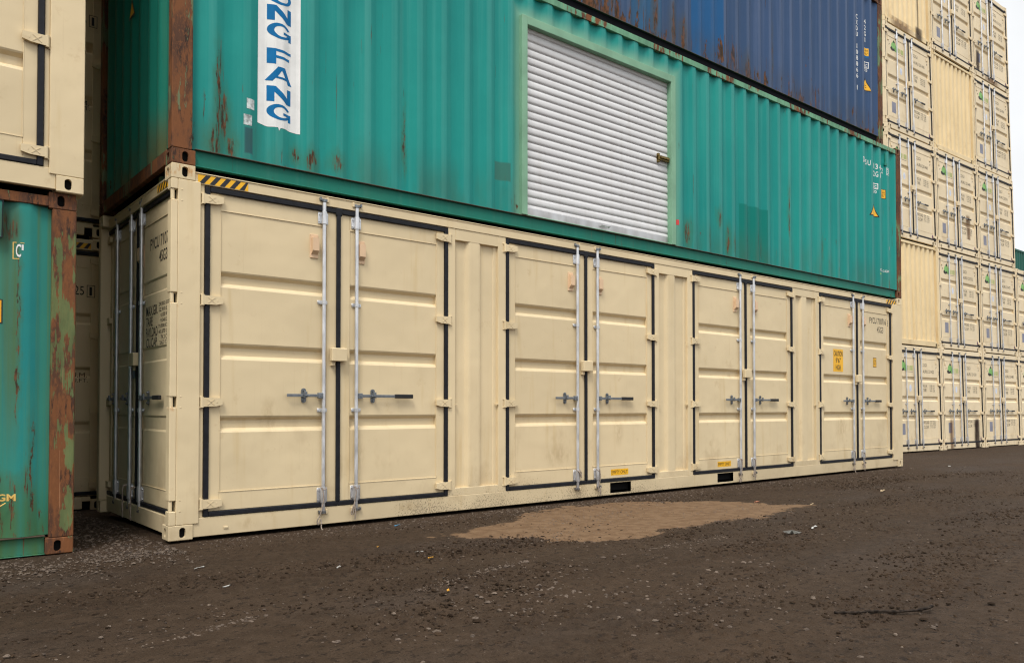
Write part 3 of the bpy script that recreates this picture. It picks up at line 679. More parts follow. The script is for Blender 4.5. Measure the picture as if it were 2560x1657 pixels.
# order: L1 R1 L2 R2 L3 R3 L4 R4 by hinge x
def door_at(x):
    return min(A_doors, key=lambda c: abs(c.location.x-x))
dL4, dR4 = door_at(9.45), door_at(11.73); dR2 = door_at(3.325+2.28); dR3 = door_at(6.385+2.28)
FY = 0.0265
def emp(d, x0, z0, x1, z1):
    o = decal(d, 'notice', flat(rectp(x0, z0, x1, z1), 0.0235), 'yellow'); decal_child(o, d, 'lettering', text_mb('EMPTY ONLY', x0+0.012, z0+0.016, x1-0.012, z1-0.014, 0.0228), 'text')
emp(dR2, 4.870, 0.228, 5.165, 0.300) if False else None
o = decal(dR2, 'notice', flat(rectp(4.868, 0.236, 5.163, 0.306), 0.0236), 'yellow'); decal_child(o, dR2, 'lettering', text_mb('EMPTY ONLY', 4.880, 0.252, 5.151, 0.292, 0.0226), 'text')
dL3 = door_at(6.385)
o = decal(dL3, 'notice', flat(rectp(6.888, 0.236, 7.183, 0.306), 0.0236), 'yellow'); decal_child(o, dL3, 'lettering', text_mb('EMPTY ONLY', 6.900, 0.252, 7.171, 0.292, 0.0226), 'text')
o = decal(dL4, 'caution_sign', flat(rectp(9.86, 1.575, 10.16, 1.925), FY), 'yellow')
for t, z0, x0, x1 in (('CAUTION', 1.815, 9.875, 10.145), ("9'6\"", 1.71, 9.935, 10.085), ('HIGH', 1.60, 9.935, 10.085)):
    decal_child(o, dL4, 'lettering', text_mb(t, x0, z0, x1, z0+0.082, FY-0.0012, 0.01), 'text')
sign_small(dR4, 11.14, 1.68, 11.255, 1.84, FY, ('2.9m', "9'6\""))
decal(dR4, 'lettering', text_mb('FYCU 710716', 11.03, 2.405, 11.60, 2.505, FY, 0.008), 'text')
decal(dR4, 'lettering', text_mb('3', 11.625, 2.385, 11.66, 2.485, 0.0215), 'text')
decal(dR4, 'lettering', text_mb('45G3', 11.285, 2.262, 11.50, 2.362, FY), 'text')
hazard(A, 0.20, 0.60, 2.772, 2.838, 0.0045, 5); hazard(A, 11.58, 11.93, 2.772, 2.838, 0.0045, 4)

# end doors of the front container: built facing -y, then turned to face -x
def end_group(D, w_l, w_r, seam, left_rods, right_rods):
    tmp = bpy.data.objects.new('tmp', None); COL.objects.link(tmp)
    a = build_door(tmp, seam-w_l, False, w_l, D, 'door', left_rods)
    b = build_door(tmp, seam+w_r, True, w_r, D, 'door', right_rods, centre=True, lockbox=True, vent=(1.02, 2.24) if D is HIGHD else None)
    return tmp, a, b
tmp, ea, eb = end_group(HIGHD, 1.06, 1.156, 1.218, ((0.38, 0.06, True, False), (0.88, 0.56, True, False)), ((1.008, 0.40, True, True),))
rot = Matrix.Translation((0.068, 2.438, 0)) @ Matrix.Rotation(R(-90), 4, 'Z')     # local +x -> -y, outward -y -> -x
def to_root(d, root, rot):
    mw = rot @ Matrix.Translation(d.location); d.parent = root; d.matrix_parent_inverse = Matrix.Identity(4); d.matrix_basis = mw
# lettering while still in the flat frame (u = 2.438 - y)
for t, u0, z0, u1, z1 in (('FYCU 710716', 1.54, 2.355, 2.155, 2.455), ('45G3', 1.80, 2.225, 2.02, 2.32),
        ('MAX.GR.', 1.43, 1.80, 1.765, 1.885), ('TARE', 1.43, 1.712, 1.62, 1.79), ('PAYLOAD', 1.43, 1.618, 1.765, 1.70), ('CU.CAP.', 1.44, 1.53, 1.765, 1.61)):
    decal(eb, 'lettering', text_mb(t, u0, z0, u1, z1, FY, 0.01), 'text')
for i, (t, u0) in enumerate((('24,000 KGS', 1.80), ('52,910 LBS', 1.80), ('4,100 KGS', 1.85), ('9,040 LBS', 1.85), ('19,900 KGS', 1.80), ('43,870 LBS', 1.80), ('74.3 CU.M', 1.86), ('2,623 CU.FT', 1.83))):
    decal(eb, 'lettering', text_mb(t, u0, 1.853-i*0.0455, 2.10+(0.04 if 'CU' in t else 0), 1.890-i*0.0455, FY), 'text')
decal(eb, 'seal_sticker', flat(hexa(2.235, 0.268, 0.045, 18), FY-0.004), 'purple')
decal(ea, 'data_plate', flat(rectp(1.02, 1.28, 1.12, 1.52), 0.020), 'blueplate')
for d in (ea, eb): to_root(d, A, rot)
bpy.data.objects.remove(tmp)
# end frame: header, sill, jamb
MB().box(0.055, 0.16, 2.76, 0.12, AW-0.16, 2.85, 0.003).obj('header', 'beige', A); MB().box(0.055, 0.16, 0.02, 0.12, AW-0.16, 0.162, 0.003).obj('sill', 'beige', A); MB().box(0.105, 0.06, 0.162, 0.125, AW-0.06, 2.76, 0.002).obj('door_backing', 'beige', A)
h = hazard(A, 0.0, 0.36, 0, 0.07, 0.0, 5); h.location = (0.052, 0.56, 2.775); h.rotation_euler = (0, 0, R(-90))

# upper left one: same container, its right end stands beside the gap
G = side_door_container('beige container stacked at upper left on the rusty green one, right end in view', (0.40, 3.45, 6.51, AL-0.278-2.28), side_group, (-0.575-AL, 0.12, 2.565))

def repaint(o, a, b):
    for c in o.children_recursive:
        if c.type == 'MESH' and c.data.materials and c.data.materials[0] == M[a]:
            c.data = c.data.copy() if c.data.users > 1 else c.data; c.data.materials[0] = M[b]
repaint(G, 'beige', 'beige_up')
# ------------------------------------------------------------------ 2. corrugated containers
def corrugated_container(name, label, loc, L, H, ph, mats, group, Wd=2.438, openings=(), end_mat=None, zwall=0.14, rot=(0, 0, 0), ydown=0.03):
    root = thing(name, label, 'shipping container', loc, rot, group)
    castings(root, L, Wd, H, mats['casting'])
    for x0 in (0.0, L-0.155):
        for y0 in (0.0, Wd-0.10):
            right = x0 > 1
            m = MB(); m.box(x0, y0, 0.118, x0+0.155, y0+0.10, H-0.118, 0.006); m.obj('corner_post', mats['post_r' if right else 'post'], root)
    for y0, yo in ((0.0, 0), (Wd-0.06, 1)):
        m = MB(); m.box(0.178, y0+0.0, H-0.105, L-0.178, y0+0.06, H-0.032, 0.004); m.obj('top_rail', mats['rail_t'], root)
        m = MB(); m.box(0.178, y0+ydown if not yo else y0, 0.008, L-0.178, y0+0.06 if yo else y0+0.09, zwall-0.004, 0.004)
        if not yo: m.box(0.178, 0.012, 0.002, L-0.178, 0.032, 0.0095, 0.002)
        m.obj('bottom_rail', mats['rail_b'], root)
    m = MB(); x = 0.155
    ys = 0.010
    for (a, b, z0, z1) in openings:
        corr(m, x, a, zwall, H-0.10, ph, ys); corr(m, a, b, z1, H-0.10, ph, ys)
        if z0 > zwall+0.02: corr(m, a, b, zwall, z0, ph, ys)
        x = b
    corr(m, x, L-0.155, zwall, H-0.10, ph, ys)
    wo = m.obj('side_wall', mats['wall'], root, True)
    m = MB(); m.box(0.178, ys-0.006, zwall-0.010, L-0.178, ys+0.05, zwall-0.002, 0.002)
    m.obj('wall_lip', 'dirt_line', root)
    # far side plain corrugated, ends
    m = MB(); corr(m, 0.155, L-0.155, zwall, H-0.10, ph, 0.0); m.xf(lambda x, y, z: (x, Wd-0.006-y, z), True); m.obj('side_wall', mats['wall'], root)
    em = end_mat or mats['wall']
    for side in (0, 1):
        m = MB(); corr(m, 0.10, Wd-0.10, zwall, H-0.10, 0.30, 0.012)
        if side == 0: m.xf(lambda x, y, z: (y, Wd-x, z))
        else: m.xf(lambda x, y, z: (L-y, x, z))
        m.obj('end_wall', em, root, True)
        xx = 0.0 if side == 0 else L-0.06
        for za, zb_ in ((H-0.105, H-0.04), (0.02, zwall-0.005)): MB().box(xx+0.006, 0.16, za, xx+0.054, Wd-0.16, zb_, 0.004).obj('end_rail', mats['rail_e'], root)
    m = MB(); m.box(0.05, 0.05, H-0.050, L-0.05, Wd-0.05, H-0.034, 0.001); m.obj('roof', mats['wall'], root)
    m = MB(); m.box(0.06, 0.095, 0.05, L-0.06, Wd-0.065, zwall-0.006, 0.001); m.obj('floor', 'dark', root)
    return root
cgroup = 'old corrugated containers at the front'
BL, BH, BZ = 12.13, 2.591, 2.896
BPH = 3.948
mats_b = dict(casting='casting_rust', post='post_b', post_r='post_br', rail_t='rail_bt', rail_b='rail_b', wall='wall_b', rail_e='post_b')
B = corrugated_container('shipping_container', 'teal green container with a white roller door, stacked on the long beige one', (0, 0, BZ), BL, BH, BPH, mats_b, cgroup, openings=((3.56, 5.98, 0.15, 2.20),), end_mat='end_b', Wd=2.34)
fB = lambda m, o: drape(m, BPH, 0.010, 0.0015+o)
zl = lambda z: z-BZ
# roller door
m = MB(); x0, x1, z0, z1 = 3.565, 5.955, 0.20, 2.20; Pz = []; pitch = 0.0835; z = z0
while z < z1:
    for t, d in ((0.0, 0.016), (0.06, 0.006), (0.14, 0.0015), (0.34, 0.0), (0.60, 0.0005), (0.78, 0.004), (0.89, 0.010), (0.955, 0.0158)):
        if z+t*pitch <= z1: Pz.append((z+t*pitch, 0.066+d))
    z += pitch
V = [(xx, y, z) for xx in (x0, x1) for z, y in Pz]; n = len(Pz); m.add(V, [(i, n+i, n+i+1, i+1) for i in range(n-1)])
sh = m.obj('roller_door', 'shutter', B, True)
m = MB(); m.box(3.575, 0.050, 0.150, 5.93, 0.090, 0.238, 0.004); bar = m.obj('bottom_bar', 'galv', sh)
m = MB(); m.tube([(4.73, 0.050, 0.20), (4.735, 0.022, 0.205), (4.86, 0.022, 0.205), (4.865, 0.050, 0.20)], 0.008); m.obj('lift_handle', 'galv', sh, True)
decal(B, 'maker_label', flat(rectp(5.36, 0.185, 5.58, 0.228), 0.0492), 'white')
m = MB(); m.box(5.74, 0.030, 1.165, 5.945, 0.060, 1.225, 0.004); m.box(5.77, 0.012, 1.185, 5.93, 0.032, 1.207, 0.004); m.box(5.74, 0.040, 1.14, 5.775, 0.07, 1.25, 0.003); m.obj('latch', 'brass', sh)
m = MB(); m.box(3.575, 0.098, 2.19, 5.965, 0.14, 2.26, 0.003); m.obj('drum_cover', 'dark', sh)
m = MB()
m.box(3.515, -0.004, 0.142, 3.588, 0.13, 2.255, 0.004); m.box(5.945, -0.004, 0.142, 6.025, 0.075, 2.255, 0.004); m.box(3.588, -0.002, 2.165, 5.945, 0.075, 2.255, 0.004)
m.box(3.588, -0.002, 0.138, 5.945, 0.10, 0.148, 0.003); m.obj('door_frame', 'palegreen', B)
MB().box(5.9465, 0.076, 0.17, 5.99, 0.115, 2.2, 0.003).obj('guide_rail', 'steel', B); MB().box(3.5885, 0.08, 0.17, 3.60, 0.115, 2.2, 0.003).obj('guide_rail', 'steel', B)
# banner
bx0, bx1 = 0.688, 1.057
poly = [(bx0, 0.472), (bx0+0.085, 0.452), (bx0+0.165, 0.456), (bx0+0.172, 0.43), (bx0+0.186, 0.455), (bx0+0.235, 0.458), (bx0+0.285, 0.452), (bx1, 0.447), (bx1, 2.40), (bx0, 2.40)]
ban = fB(flat(poly, 0), 0.0).obj('banner', 'white', B)
def letter(ch, z0, h=0.130, xa=0.762, xb=0.974):
    w = xb-xa; P = []
    X = lambda u: xa+u*w
    Zz = lambda v: z0+v*h
    if ch == 'N': P = [[(0, 0), (.27, 0), (.27, .62), (.80, 0), (1, 0), (1, 1), (.83, 1), (.83, .42), (.32, 1), (0, 1)]]
    if ch == 'F': P = [[(0, 0), (.33, 0), (.33, .40), (.93, .40), (.93, .57), (.33, .57), (.33, .83), (1, .83), (1, 1), (0, 1)]]
    if ch == 'A': P = [[(-.07, 0), (.20, 0), (.31, .22), (.80, .22), (.87, 0), (1.04, 0), (.72, 1), (.42, 1)], [(.40, .36), (.74, .36), (.57, .78)]]
    if ch in 'GO':
        outer = []; inner = []
        for i in range(40):
            t = R(28)+R(332-28)*i/39
            outer.append((.5+.5*math.cos(t), .5+.5*math.sin(t))); inner.append((.56+.31*math.cos(t), .5+.33*math.sin(t)))
        if ch == 'O':
            outer = [(.5+.5*math.cos(2*math.pi*i/40), .5+.5*math.sin(2*math.pi*i/40)) for i in range(40)]; inner = [(.56+.30*math.cos(2*math.pi*i/40), .5+.33*math.sin(2*math.pi*i/40)) for i in range(40)]
        m = MB(); n = len(outer); V = [(X(u), 0, Zz(v)) for u, v in outer]+[(X(u), 0, Zz(v)) for u, v in inner]
        F = [(i, i+1, n+i+1, n+i) for i in range(n-1)]
        if ch == 'O': F.append((n-1, 0, n, 2*n-1))
        m.add(V, F)
        if ch == 'G':
            m.add([(X(u), 0, Zz(v)) for u, v in ((.64, .50), (1.0, .50), (1.0, 0.0), (.88, .0), (.88, .34), (.64, .34))], [(0, 5, 4), (0, 4, 1), (1, 4, 3), (1, 3, 2)])
        return m
    if ch == 'D': P = [[(0, 0), (.55, 0), (.85, .1), (1, .35), (1, .65), (.85, .9), (.55, 1), (0, 1)], [(.30, .18), (.30, .82), (.52, .82), (.70, .72), (.75, .5), (.70, .28), (.52, .18)]]
    bm = bmesh.new(); es = []
    for poly in P:
        vs = [bm.verts.new((X(u), 0, Zz(v))) for u, v in poly]
        es += [bm.edges.new((vs[i], vs[(i+1) % len(vs)])) for i in range(len(vs))]
    bmesh.ops.triangle_fill(bm, edges=es, use_beauty=True)
    bm.verts.index_update(); m = MB(); m.v = [tuple(v.co) for v in bm.verts]; m.f = [tuple(v.index for v in f.verts) for f in bm.faces]; bm.free(); return m
for ch, z in (('D', 1.638), ('O', 1.493), ('N', 1.350), ('G', 1.205), ('F', 0.985), ('A', 0.838), ('N', 0.668), ('G', 0.522)):
    lm = letter(ch, z); fB(lm, 0.0012).obj('letter', 'blue', ban)
for (a, c, b, d, mt) in ((0.585, 0.555, 0.655, 0.64, 'grey'), (0.560, 0.418, 0.632, 0.505, 'grey'), (6.03, 0.405, 6.10, 0.47, 'red'), (11.70, 0.80, 11.735, 0.85, 'grey')):
    fB(flat(rectp(a, c, b, d), 0), 0.0).obj('sticker', mt, B)
for t, a, b, c, d in (('D', 10.835, 10.880, 2.135, 2.225), ('S', 10.965, 11.010, 2.125, 2.215), ('U', 11.035, 11.086, 2.12, 2.21), ('1', 11.255, 11.270, 2.115, 2.205), ('3', 11.305, 11.350, 2.11, 2.20), ('4', 11.382, 11.430, 2.105, 2.195), ('2', 11.525, 11.572, 2.085, 2.175),
                      ('2', 11.240, 11.286, 1.985, 2.075), ('G', 11.305, 11.355, 1.98, 2.07), ('1', 11.415, 11.430, 1.975, 2.065), ('70', 11.235, 11.325, 1.70, 1.75), ('CMA CGM', 11.385, 11.69, 0.405, 0.445), ('3', 11.66, 11.705, 2.08, 2.175)):
    fB(text_mb(t, a, c, b, d, 0, 0.012), 0.0).obj('lettering', 'white', B)
def frame_box(x0, z0, x1, z1, t):
    m = MB()
    for q in (rectp(x0, z0, x1, z0+t), rectp(x0, z1-t, x1, z1), rectp(x0, z0+t, x0+t, z1-t), rectp(x1-t, z0+t, x1, z1-t)): m.add([(a, 0, b) for a, b in q], [(0, 1, 2, 3)])
    return m
fB(frame_box(11.640, 2.065, 11.722, 2.19, 0.008), 0.0).obj('lettering', 'white', B)
fB(frame_box(11.230, 1.77, 11.352, 1.87, 0.014), 0.0).obj('lettering', 'white', B); fB(text_mb('ic', 11.255, 1.79, 11.325, 1.85, 0, 0.01), 0.0).obj('lettering', 'white', B)
sign_small(B, 11.445, 1.655, 11.575, 1.815, 0, ('2.6m', "8'6\""), fB) if False else None
def small_sign_on(root, f, x0, z0, x1, z1, lines):
    o = f(flat(rectp(x0, z0, x1, z1), 0), 0.0).obj('height_sign', 'black', root); b = (x1-x0)*0.07
    f(flat(rectp(x0+b, z0+b, x1-b, z1-b), 0), 0.0010).obj('sign_face', 'yellow', o)
    h = (z1-z0-4*b)/len(lines)
    for i, t in enumerate(lines):
        zc = z1-2*b-h*(i+1); f(text_mb(t, x0+2.5*b, zc+0.12*h, x1-2.5*b, zc+0.88*h, 0), 0.0020).obj('lettering', 'text', o)
def warn_tri(root, f, x0, x1, z0, z1, bars=True):
    xm = (x0+x1)/2; o = f(flat([(x0, z0), (x1, z0), (xm, z1)], 0), 0.0).obj('warning_triangle', 'black', root)
    c = ((x0+x1+xm)/3, (z0*2+z1)/3); s_ = 0.80
    f(flat([(c[0]+(a-c[0])*s_, c[1]+(b-c[1])*s_) for a, b in ((x0, z0), (x1, z0), (xm, z1))], 0), 0.0010).obj('sign_face', 'yellow', o)
    for i in (0, 1): f(flat(rectp(xm-0.035, z0+0.055+i*0.032, xm+0.03, z0+0.063+i*0.032), 0), 0.0020).obj('lettering', 'text', o)
small_sign_on(B, fB, 11.505, 1.655, 11.625, 1.815, ('2.6m', "8'6\""))
warn_tri(B, fB, 11.055, 11.375, 1.30, 1.545)
fB(flat(hexa(11.40, 0.36, 0.020, 10), 0), 0.0).obj('sticker', 'leaf', B)
# end wall triangle and the twist locks / bracket below the left end
m = flat([(0, 0), (0.20, 0), (0.10, 0.17)], 0).obj('warning_triangle', 'black', B, loc=(0.010, 1.32, 1.575)); m.rotation_euler = (0, 0, R(-90))
k = flat([(0.03, 0.02), (0.17, 0.02), (0.10, 0.135)], -0.001).obj('sign_face', 'yellow', m)
m = MB(); m.prism([(0.0, -0.12), (0.02, -0.13), (0.055, 0.0), (0.0, 0.0)], -0.06, 0.0); o = m.obj('gooseneck_bracket', 'end_b', B, loc=(0.12, 0.55, 0.01)); o.rotation_euler = (0, 0, R(-90))
m = MB(); m.box(11.60, 0.012, 2.26, 11.64, 0.03, 2.43, 0.003); m.box(11.58, 0.008, 2.22, 11.66, 0.026, 2.27, 0.003); m.obj('vent', 'end_b', B)

# blue container on top
CX, CY, CZ = 11.862-12.192, 0.169, 5.515
CPH = 10.946-CX
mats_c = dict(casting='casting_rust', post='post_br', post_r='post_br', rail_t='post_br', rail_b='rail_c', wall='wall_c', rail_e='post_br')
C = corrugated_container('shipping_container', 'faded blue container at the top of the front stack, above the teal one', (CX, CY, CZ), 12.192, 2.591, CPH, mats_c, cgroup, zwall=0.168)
fC = lambda m, o: drape(m, CPH, 0.010, 0.0015+o)
def stacked(root, f, s, xc, w, z1, pitch, h):
    z = z1
    for ch in s:
        if ch != ' ':
            ww = w*0.35 if ch in '1I' else w
            f(text_mb(ch, xc-ww/2, z-h, xc+ww/2, z, 0, 0.012), 0.0).obj('lettering', 'white', root)
        z -= pitch
    return z
dx = -CX
stacked(C, fC, 'CXDU 108866 1', 11.055+dx, 0.056, 7.615-CZ, 0.100, 0.078)
stacked(C, fC, '42G1', 11.332+dx, 0.056, 7.615-CZ, 0.105, 0.080)
fC(flat(rectp(11.297+dx, 1.475, 11.408+dx, 1.605), 0), 0.0).obj('height_sign', 'yellow', C)
for i, t in enumerate(('2.6m', "8'6\"")): fC(text_mb(t, 11.305+dx, 1.547-i*0.058, 11.395+dx, 1.588-i*0.058, 0), 0.001).obj('lettering', 'text', C)
fC(frame_box(11.297+dx, 1.26, 11.408+dx, 1.37, 0.012), 0.0).obj('lettering', 'white', C); fC(text_mb('ic', 11.315+dx, 1.28, 11.385+dx, 1.35, 0), 0.0).obj('lettering', 'white', C); fC(text_mb('70', 11.30+dx, 1.20, 11.38+dx, 1.25, 0), 0.0).obj('lettering', 'white', C)
warn_tri(C, fC, 11.17+dx, 11.485+dx, 0.87, 1.09)

# rusty green container lower left
FL = 12.192; FX = -0.612-FL
mats_f = dict(casting='casting_rust', post='post_f', post_r='post_f', rail_t='rail_f', rail_b='wall_f', wall='wall_f', rail_e='post_f')
FPH = -0.90-FX
t_wall_off = -0.612                                      # wall_f spots are written from the right end
F_ = corrugated_container('shipping_container', 'rusty green container on the ground at the far left, with orange rusted post', (FX+FL, 0.16, -0.028), FL, 2.591, FPH, mats_f, cgroup)
for ch in F_.children: ch.location.x -= FL
for ch in F_.children:
    if ch.type == 'MESH' and ch.name.split('.')[0] in ('side_wall', 'corner_post', 'bottom_rail', 'top_rail'):
        for v in ch.data.vertices: v.co.x -= FL
        ch.location.x = 0
fF = lambda m, o: drape(m, -0.90+0.612, 0.010, 0.0015+o)
for q in (rectp(-0.394, 2.085, -0.388, 2.205), rectp(-0.388, 2.085, -0.355, 2.091), rectp(-0.388, 2.199, -0.372, 2.205), rectp(-0.350, 2.199, -0.326, 2.204)): fF(flat(q, 0), 0.0).obj('lettering', 'gold', F_)
fF(text_mb('C', -0.376, 2.10, -0.345, 2.192, 0, 0.015), 0.0).obj('lettering', 'white', F_); fF(flat(rectp(-0.342, 2.15, -0.330, 2.19), 0), 0.0).obj('lettering', 'white', F_)
small_sign_on(F_, fF, -0.56, 1.63, -0.447, 1.80, ('2.6m', "8'6\""))
fF(text_mb('CGM', -0.52, 0.395, -0.36, 0.445, 0, 0.03), 0.0).obj('lettering', 'gold', F_)
m = MB(); m.tube([(-0.60, 0.006, 0.335), (-0.53, 0.006, 0.34), (-0.47, 0.006, 0.355), (-0.42, 0.006, 0.385)], 0.004, 5); m.obj('lettering', 'gold', F_)
m = MB(); m.box(-0.62, -0.002, 2.22, -0.456, 0.02, 2.485, 0.006); vo = m.obj('vent', 'wall_f', F_)
m = MB(); m.tube([(-0.615, -0.004, 2.225), (-0.462, -0.004, 2.225), (-0.458, -0.004, 2.48), (-0.615, -0.004, 2.48)], 0.005, 6); m.obj('vent_seal', 'black', vo)

# ------------------------------------------------------------------ 3. stack of tan containers at the right
EO = Vector((19.4836, 2.3108, -0.0722)); EM = Matrix.Translation(EO) @ Matrix.Rotation(-0.029, 4, 'Z') @ Matrix.Rotation(0.0019, 4, 'Y') @ Matrix.Rotation(-0.0198, 4, 'X')
ER = EM.to_euler(); EW, EH, EL = 2.482, 2.591, 6.058
def end_frame_container(label, D, H, L, group, mat, blank=False, name='shipping_container'):
    Wd = 2.438
    root = thing(name, label, 'shipping container', (0, 0, 0), (0, 0, 0), group)
    # castings in a frame turned so that the doors face -y: length runs along +y
    for x, dx in ((0, 1), (Wd, -1)):
        for y, dy in ((0, 1), (L, -1)):
            for z in (0, H-0.118): casting(root, x, y, z, dx, dy, mat, 0.162, 0.178)
    for x0 in (0.0, Wd-0.05 if not blank else Wd-0.10):
        m = MB(); w_ = 0.05 if not blank else 0.10
        if blank: m.box(x0, 0.0, 0.118, x0+w_, 0.12, H-0.118, 0.006)
        else:
            zs = [0.118]
            for z in D['hz']: zs += [z-0.042, z+0.042]
            zs = sorted(zs+[H-0.118])
            for i in range(0, len(zs), 2): m.box(x0, 0.0, zs[i], x0+w_, 0.10, zs[i+1], 0.004)
            m.box(x0+0.004, 0.03, 0.118, x0+w_-0.004, 0.099, H-0.118, 0.002)
        m.obj('corner_post', mat, root)
    for x0 in (0.0, Wd-0.1):
        m = MB(); m.box(x0, L-0.1, 0.118, x0+0.1, L, H-0.118, 0.005); m.obj('corner_post', mat, root)
    m = MB(); m.box(0.162, 0.010, H-0.125 if not blank else H-0.10, Wd-0.162, 0.06, H-0.012 if not blank else H-0.035, 0.004); m.obj('header', mat, root)
    m = MB(); m.box(0.24, 0.010, 0.022, Wd-0.24, 0.06, 0.150, 0.004); m.box(0.16, 0.010, 0.10, 0.24, 0.06, 0.150, 0.003); m.box(Wd-0.24, 0.010, 0.10, Wd-0.16, 0.06, 0.150, 0.003); m.obj('sill', mat, root)
    MB().box(0.162, 0.030, 0.01, 0.239, 0.035, 0.099, 0.001).obj('sill_recess', 'dark', root); MB().box(Wd-0.239, 0.030, 0.01, Wd-0.162, 0.035, 0.099, 0.001).obj('sill_recess', 'dark', root)
    # long sides and roof
    for sx in (0, 1):
        m = MB(); corr(m, 0.12, L-0.10, 0.14, H-0.06, 0.3, 0.008)
        if sx == 0: m.xf(lambda x, y, z: (y, L-x, z))
        else: m.xf(lambda x, y, z: (Wd-y, x, z))
        m.obj('side_wall', mat, root)
        m = MB(); xx = 0.0 if sx == 0 else Wd-0.05; m.box(xx, 0.178, H-0.06, xx+0.05, L-0.178, H-0.012, 0.003); m.obj('side_rail', mat, root); MB().box(xx, 0.178, 0.02, xx+0.05, L-0.178, 0.15, 0.003).obj('side_rail', mat, root)
    m = MB(); corr(m, 0.10, Wd-0.10, 0.14, H-0.06, 0.3, 0.008); m.xf(lambda x, y, z: (Wd-x, L-y, z)); m.obj('back_wall', mat, root)
    m = MB(); m.box(0.051, 0.061, H-0.05, Wd-0.051, L-0.05, H-0.02, 0.001); m.obj('roof', mat, root)
    m = MB(); m.box(0.051, 0.075, 0.06, Wd-0.051, L-0.05, 0.138, 0.001); m.obj('floor', 'dark', root)
    if blank:
        m = MB(); P = []; x = 0.10
        while x < Wd-0.11:
            for d_, y in ((0.0, 0.062), (0.010, 0.062), (0.062, 0.062), (0.072, 0.058), (0.104, 0.026), (0.114, 0.022), (0.190, 0.022), (0.200, 0.026), (0.232, 0.058)):
                if x+d_ < Wd-0.10: P.append((x+d_, y))
            x += 0.2425
        P.append((Wd-0.10, 0.062)); n = len(P); m.add([(a, y, z) for z in (0.15, H-0.10) for a, y in P], [(i, i+1, n+i+1, n+i) for i in range(n-1)])
        m.obj('end_wall', mat, root); return root
    m = MB(); m.box(0.052, 0.072, 0.15, Wd-0.052, 0.080, H-0.06, 0.001); m.obj('door_backing', mat, root)
    hi = D is HIGHD
    a = build_door(root, 0.062, False, 1.157, D, 'door', ((0.548, 0.24, True, False), (0.968, 0.66, True, False)))
    b = build_door(root, 2.376, True, 1.157, D, 'door', ((1.011, 0.395, True, True),), centre=True, lockbox=True)
    if not hi:
        # printed logo on the left door: mountain, striped lettering
        decal(a, 'logo', flat([(0.36, 2.02), (0.66, 1.955), (0.63, 2.10), (0.525, 2.245), (0.40, 2.135)], FY), 'leaf')
        decal(a, 'logo', flat([(0.475, 2.185), (0.525, 2.245), (0.575, 2.180), (0.53, 2.165)], FY-0.001), 'text')
        decal(a, 'logo', flat([(0.335, 2.02), (0.40, 2.06), (0.47, 2.01), (0.53, 2.045), (0.57, 1.985), (0.45, 1.96), (0.37, 1.975)], FY-0.0015), 'text')
        k = MB()
        for i in range(6):
            z = 2.085-i*0.020
            for (u0, u1) in ((0.66, 0.76), (0.785, 0.825), (0.85, 0.985)): k.add([(u0, FY-0.001, z), (u1, FY-0.001, z), (u1, FY-0.001, z+0.011), (u0, FY-0.001, z+0.011)], [(0, 1, 2, 3)])
        decal(a, 'logo', k, 'lime')
        decal(a, 'lettering', flat(rectp(0.66, 1.945, 0.98, 1.952), FY), 'text')
        ring = MB(); n = 20
        for r0, r1 in ((0.050, 0.058), (0.0, 0.040)):
            for i in range(n):
                t0, t1 = 2*math.pi*i/n, 2*math.pi*(i+1)/n
                ring.add([(0.845+r*math.cos(t), FY-0.001, 1.555+r*1.45*math.sin(t)) for r, t in ((r0, t0), (r1, t0), (r1, t1), (r0, t1))], [(0, 1, 2, 3)])
        decal(a, 'round_emblem', flat([(0.845+0.062*math.cos(t), 1.555+0.09*math.sin(t)) for t in [2*math.pi*i/24 for i in range(24)]], FY), 'white'); decal(a, 'round_emblem', ring, 'palelogo')
        decal(a, 'data_plate', flat(rectp(0.345, 0.43, 0.54, 0.695), FY), 'blueplate')
        decal(b, 'seal_sticker', flat([(2.255+0.040*math.cos(t), 0.245+0.050*math.sin(t)) for t in [2*math.pi*i/18 for i in range(18)]], FY-0.004), 'purple')
        decal(b, 'lettering', text_mb('22G1', 1.50, 2.095, 1.72, 2.175, FY), 'text')
        for t, u0, z0, u1, z1 in (('M.G.W.', 1.50, 1.575, 1.715, 1.65), ('TARE', 1.50, 1.475, 1.665, 1.55), ('PAYLOAD', 1.47, 0.675, 1.76, 0.755), ('CU.CAP.', 1.475, 0.56, 1.745, 0.64)):
            decal(b, 'lettering', text_mb(t, u0, z0, u1, z1, FY), 'text')
        for i in range(4):
            z = 1.613-i*0.046
            decal(b, 'lettering', text_mb(('30,480', '67,200', '2,200', '4,850')[i], 1.835, z, 1.97, z+0.033, FY), 'text'); decal(b, 'lettering', text_mb(('KG', 'LB', 'KG', 'LB')[i], 2.01, z, 2.10, z+0.033, FY), 'text')
            z = 0.718-i*0.050
            decal(b, 'lettering', text_mb(('28,280', '62,350', '33.2', '1,172')[i], 1.81, z, 1.935, z+0.036, FY), 'text'); decal(b, 'lettering', text_mb(('KG', 'LB', 'CU.M', 'CU.FT')[i], 1.98, z, 2.10, z+0.036, FY), 'text')
        for u in (0.265, 2.19): decal(a if u < 1 else b, 'sticker', flat([(u, 2.06), (u+0.03, 2.075), (u+0.045, 2.115), (u+0.015, 2.10)], 0.021 if u < 0.2 else FY), 'text')
        decal(a, 'vent_cover', MB().box(0.205, 0.012, 2.17, 0.262, 0.03, 2.25, 0.006), mat); decal(b, 'vent_cover', MB().box(2.176, 0.012, 2.17, 2.232, 0.03, 2.25, 0.006), mat)
    return root
egroup = 'tan twenty foot containers in the stack at the right'
ET = end_frame_container('', FARD, EH, EL, egroup, 'beige_far'); EB = end_frame_container('', None, EH, EL, egroup, 'beige_rib', True)
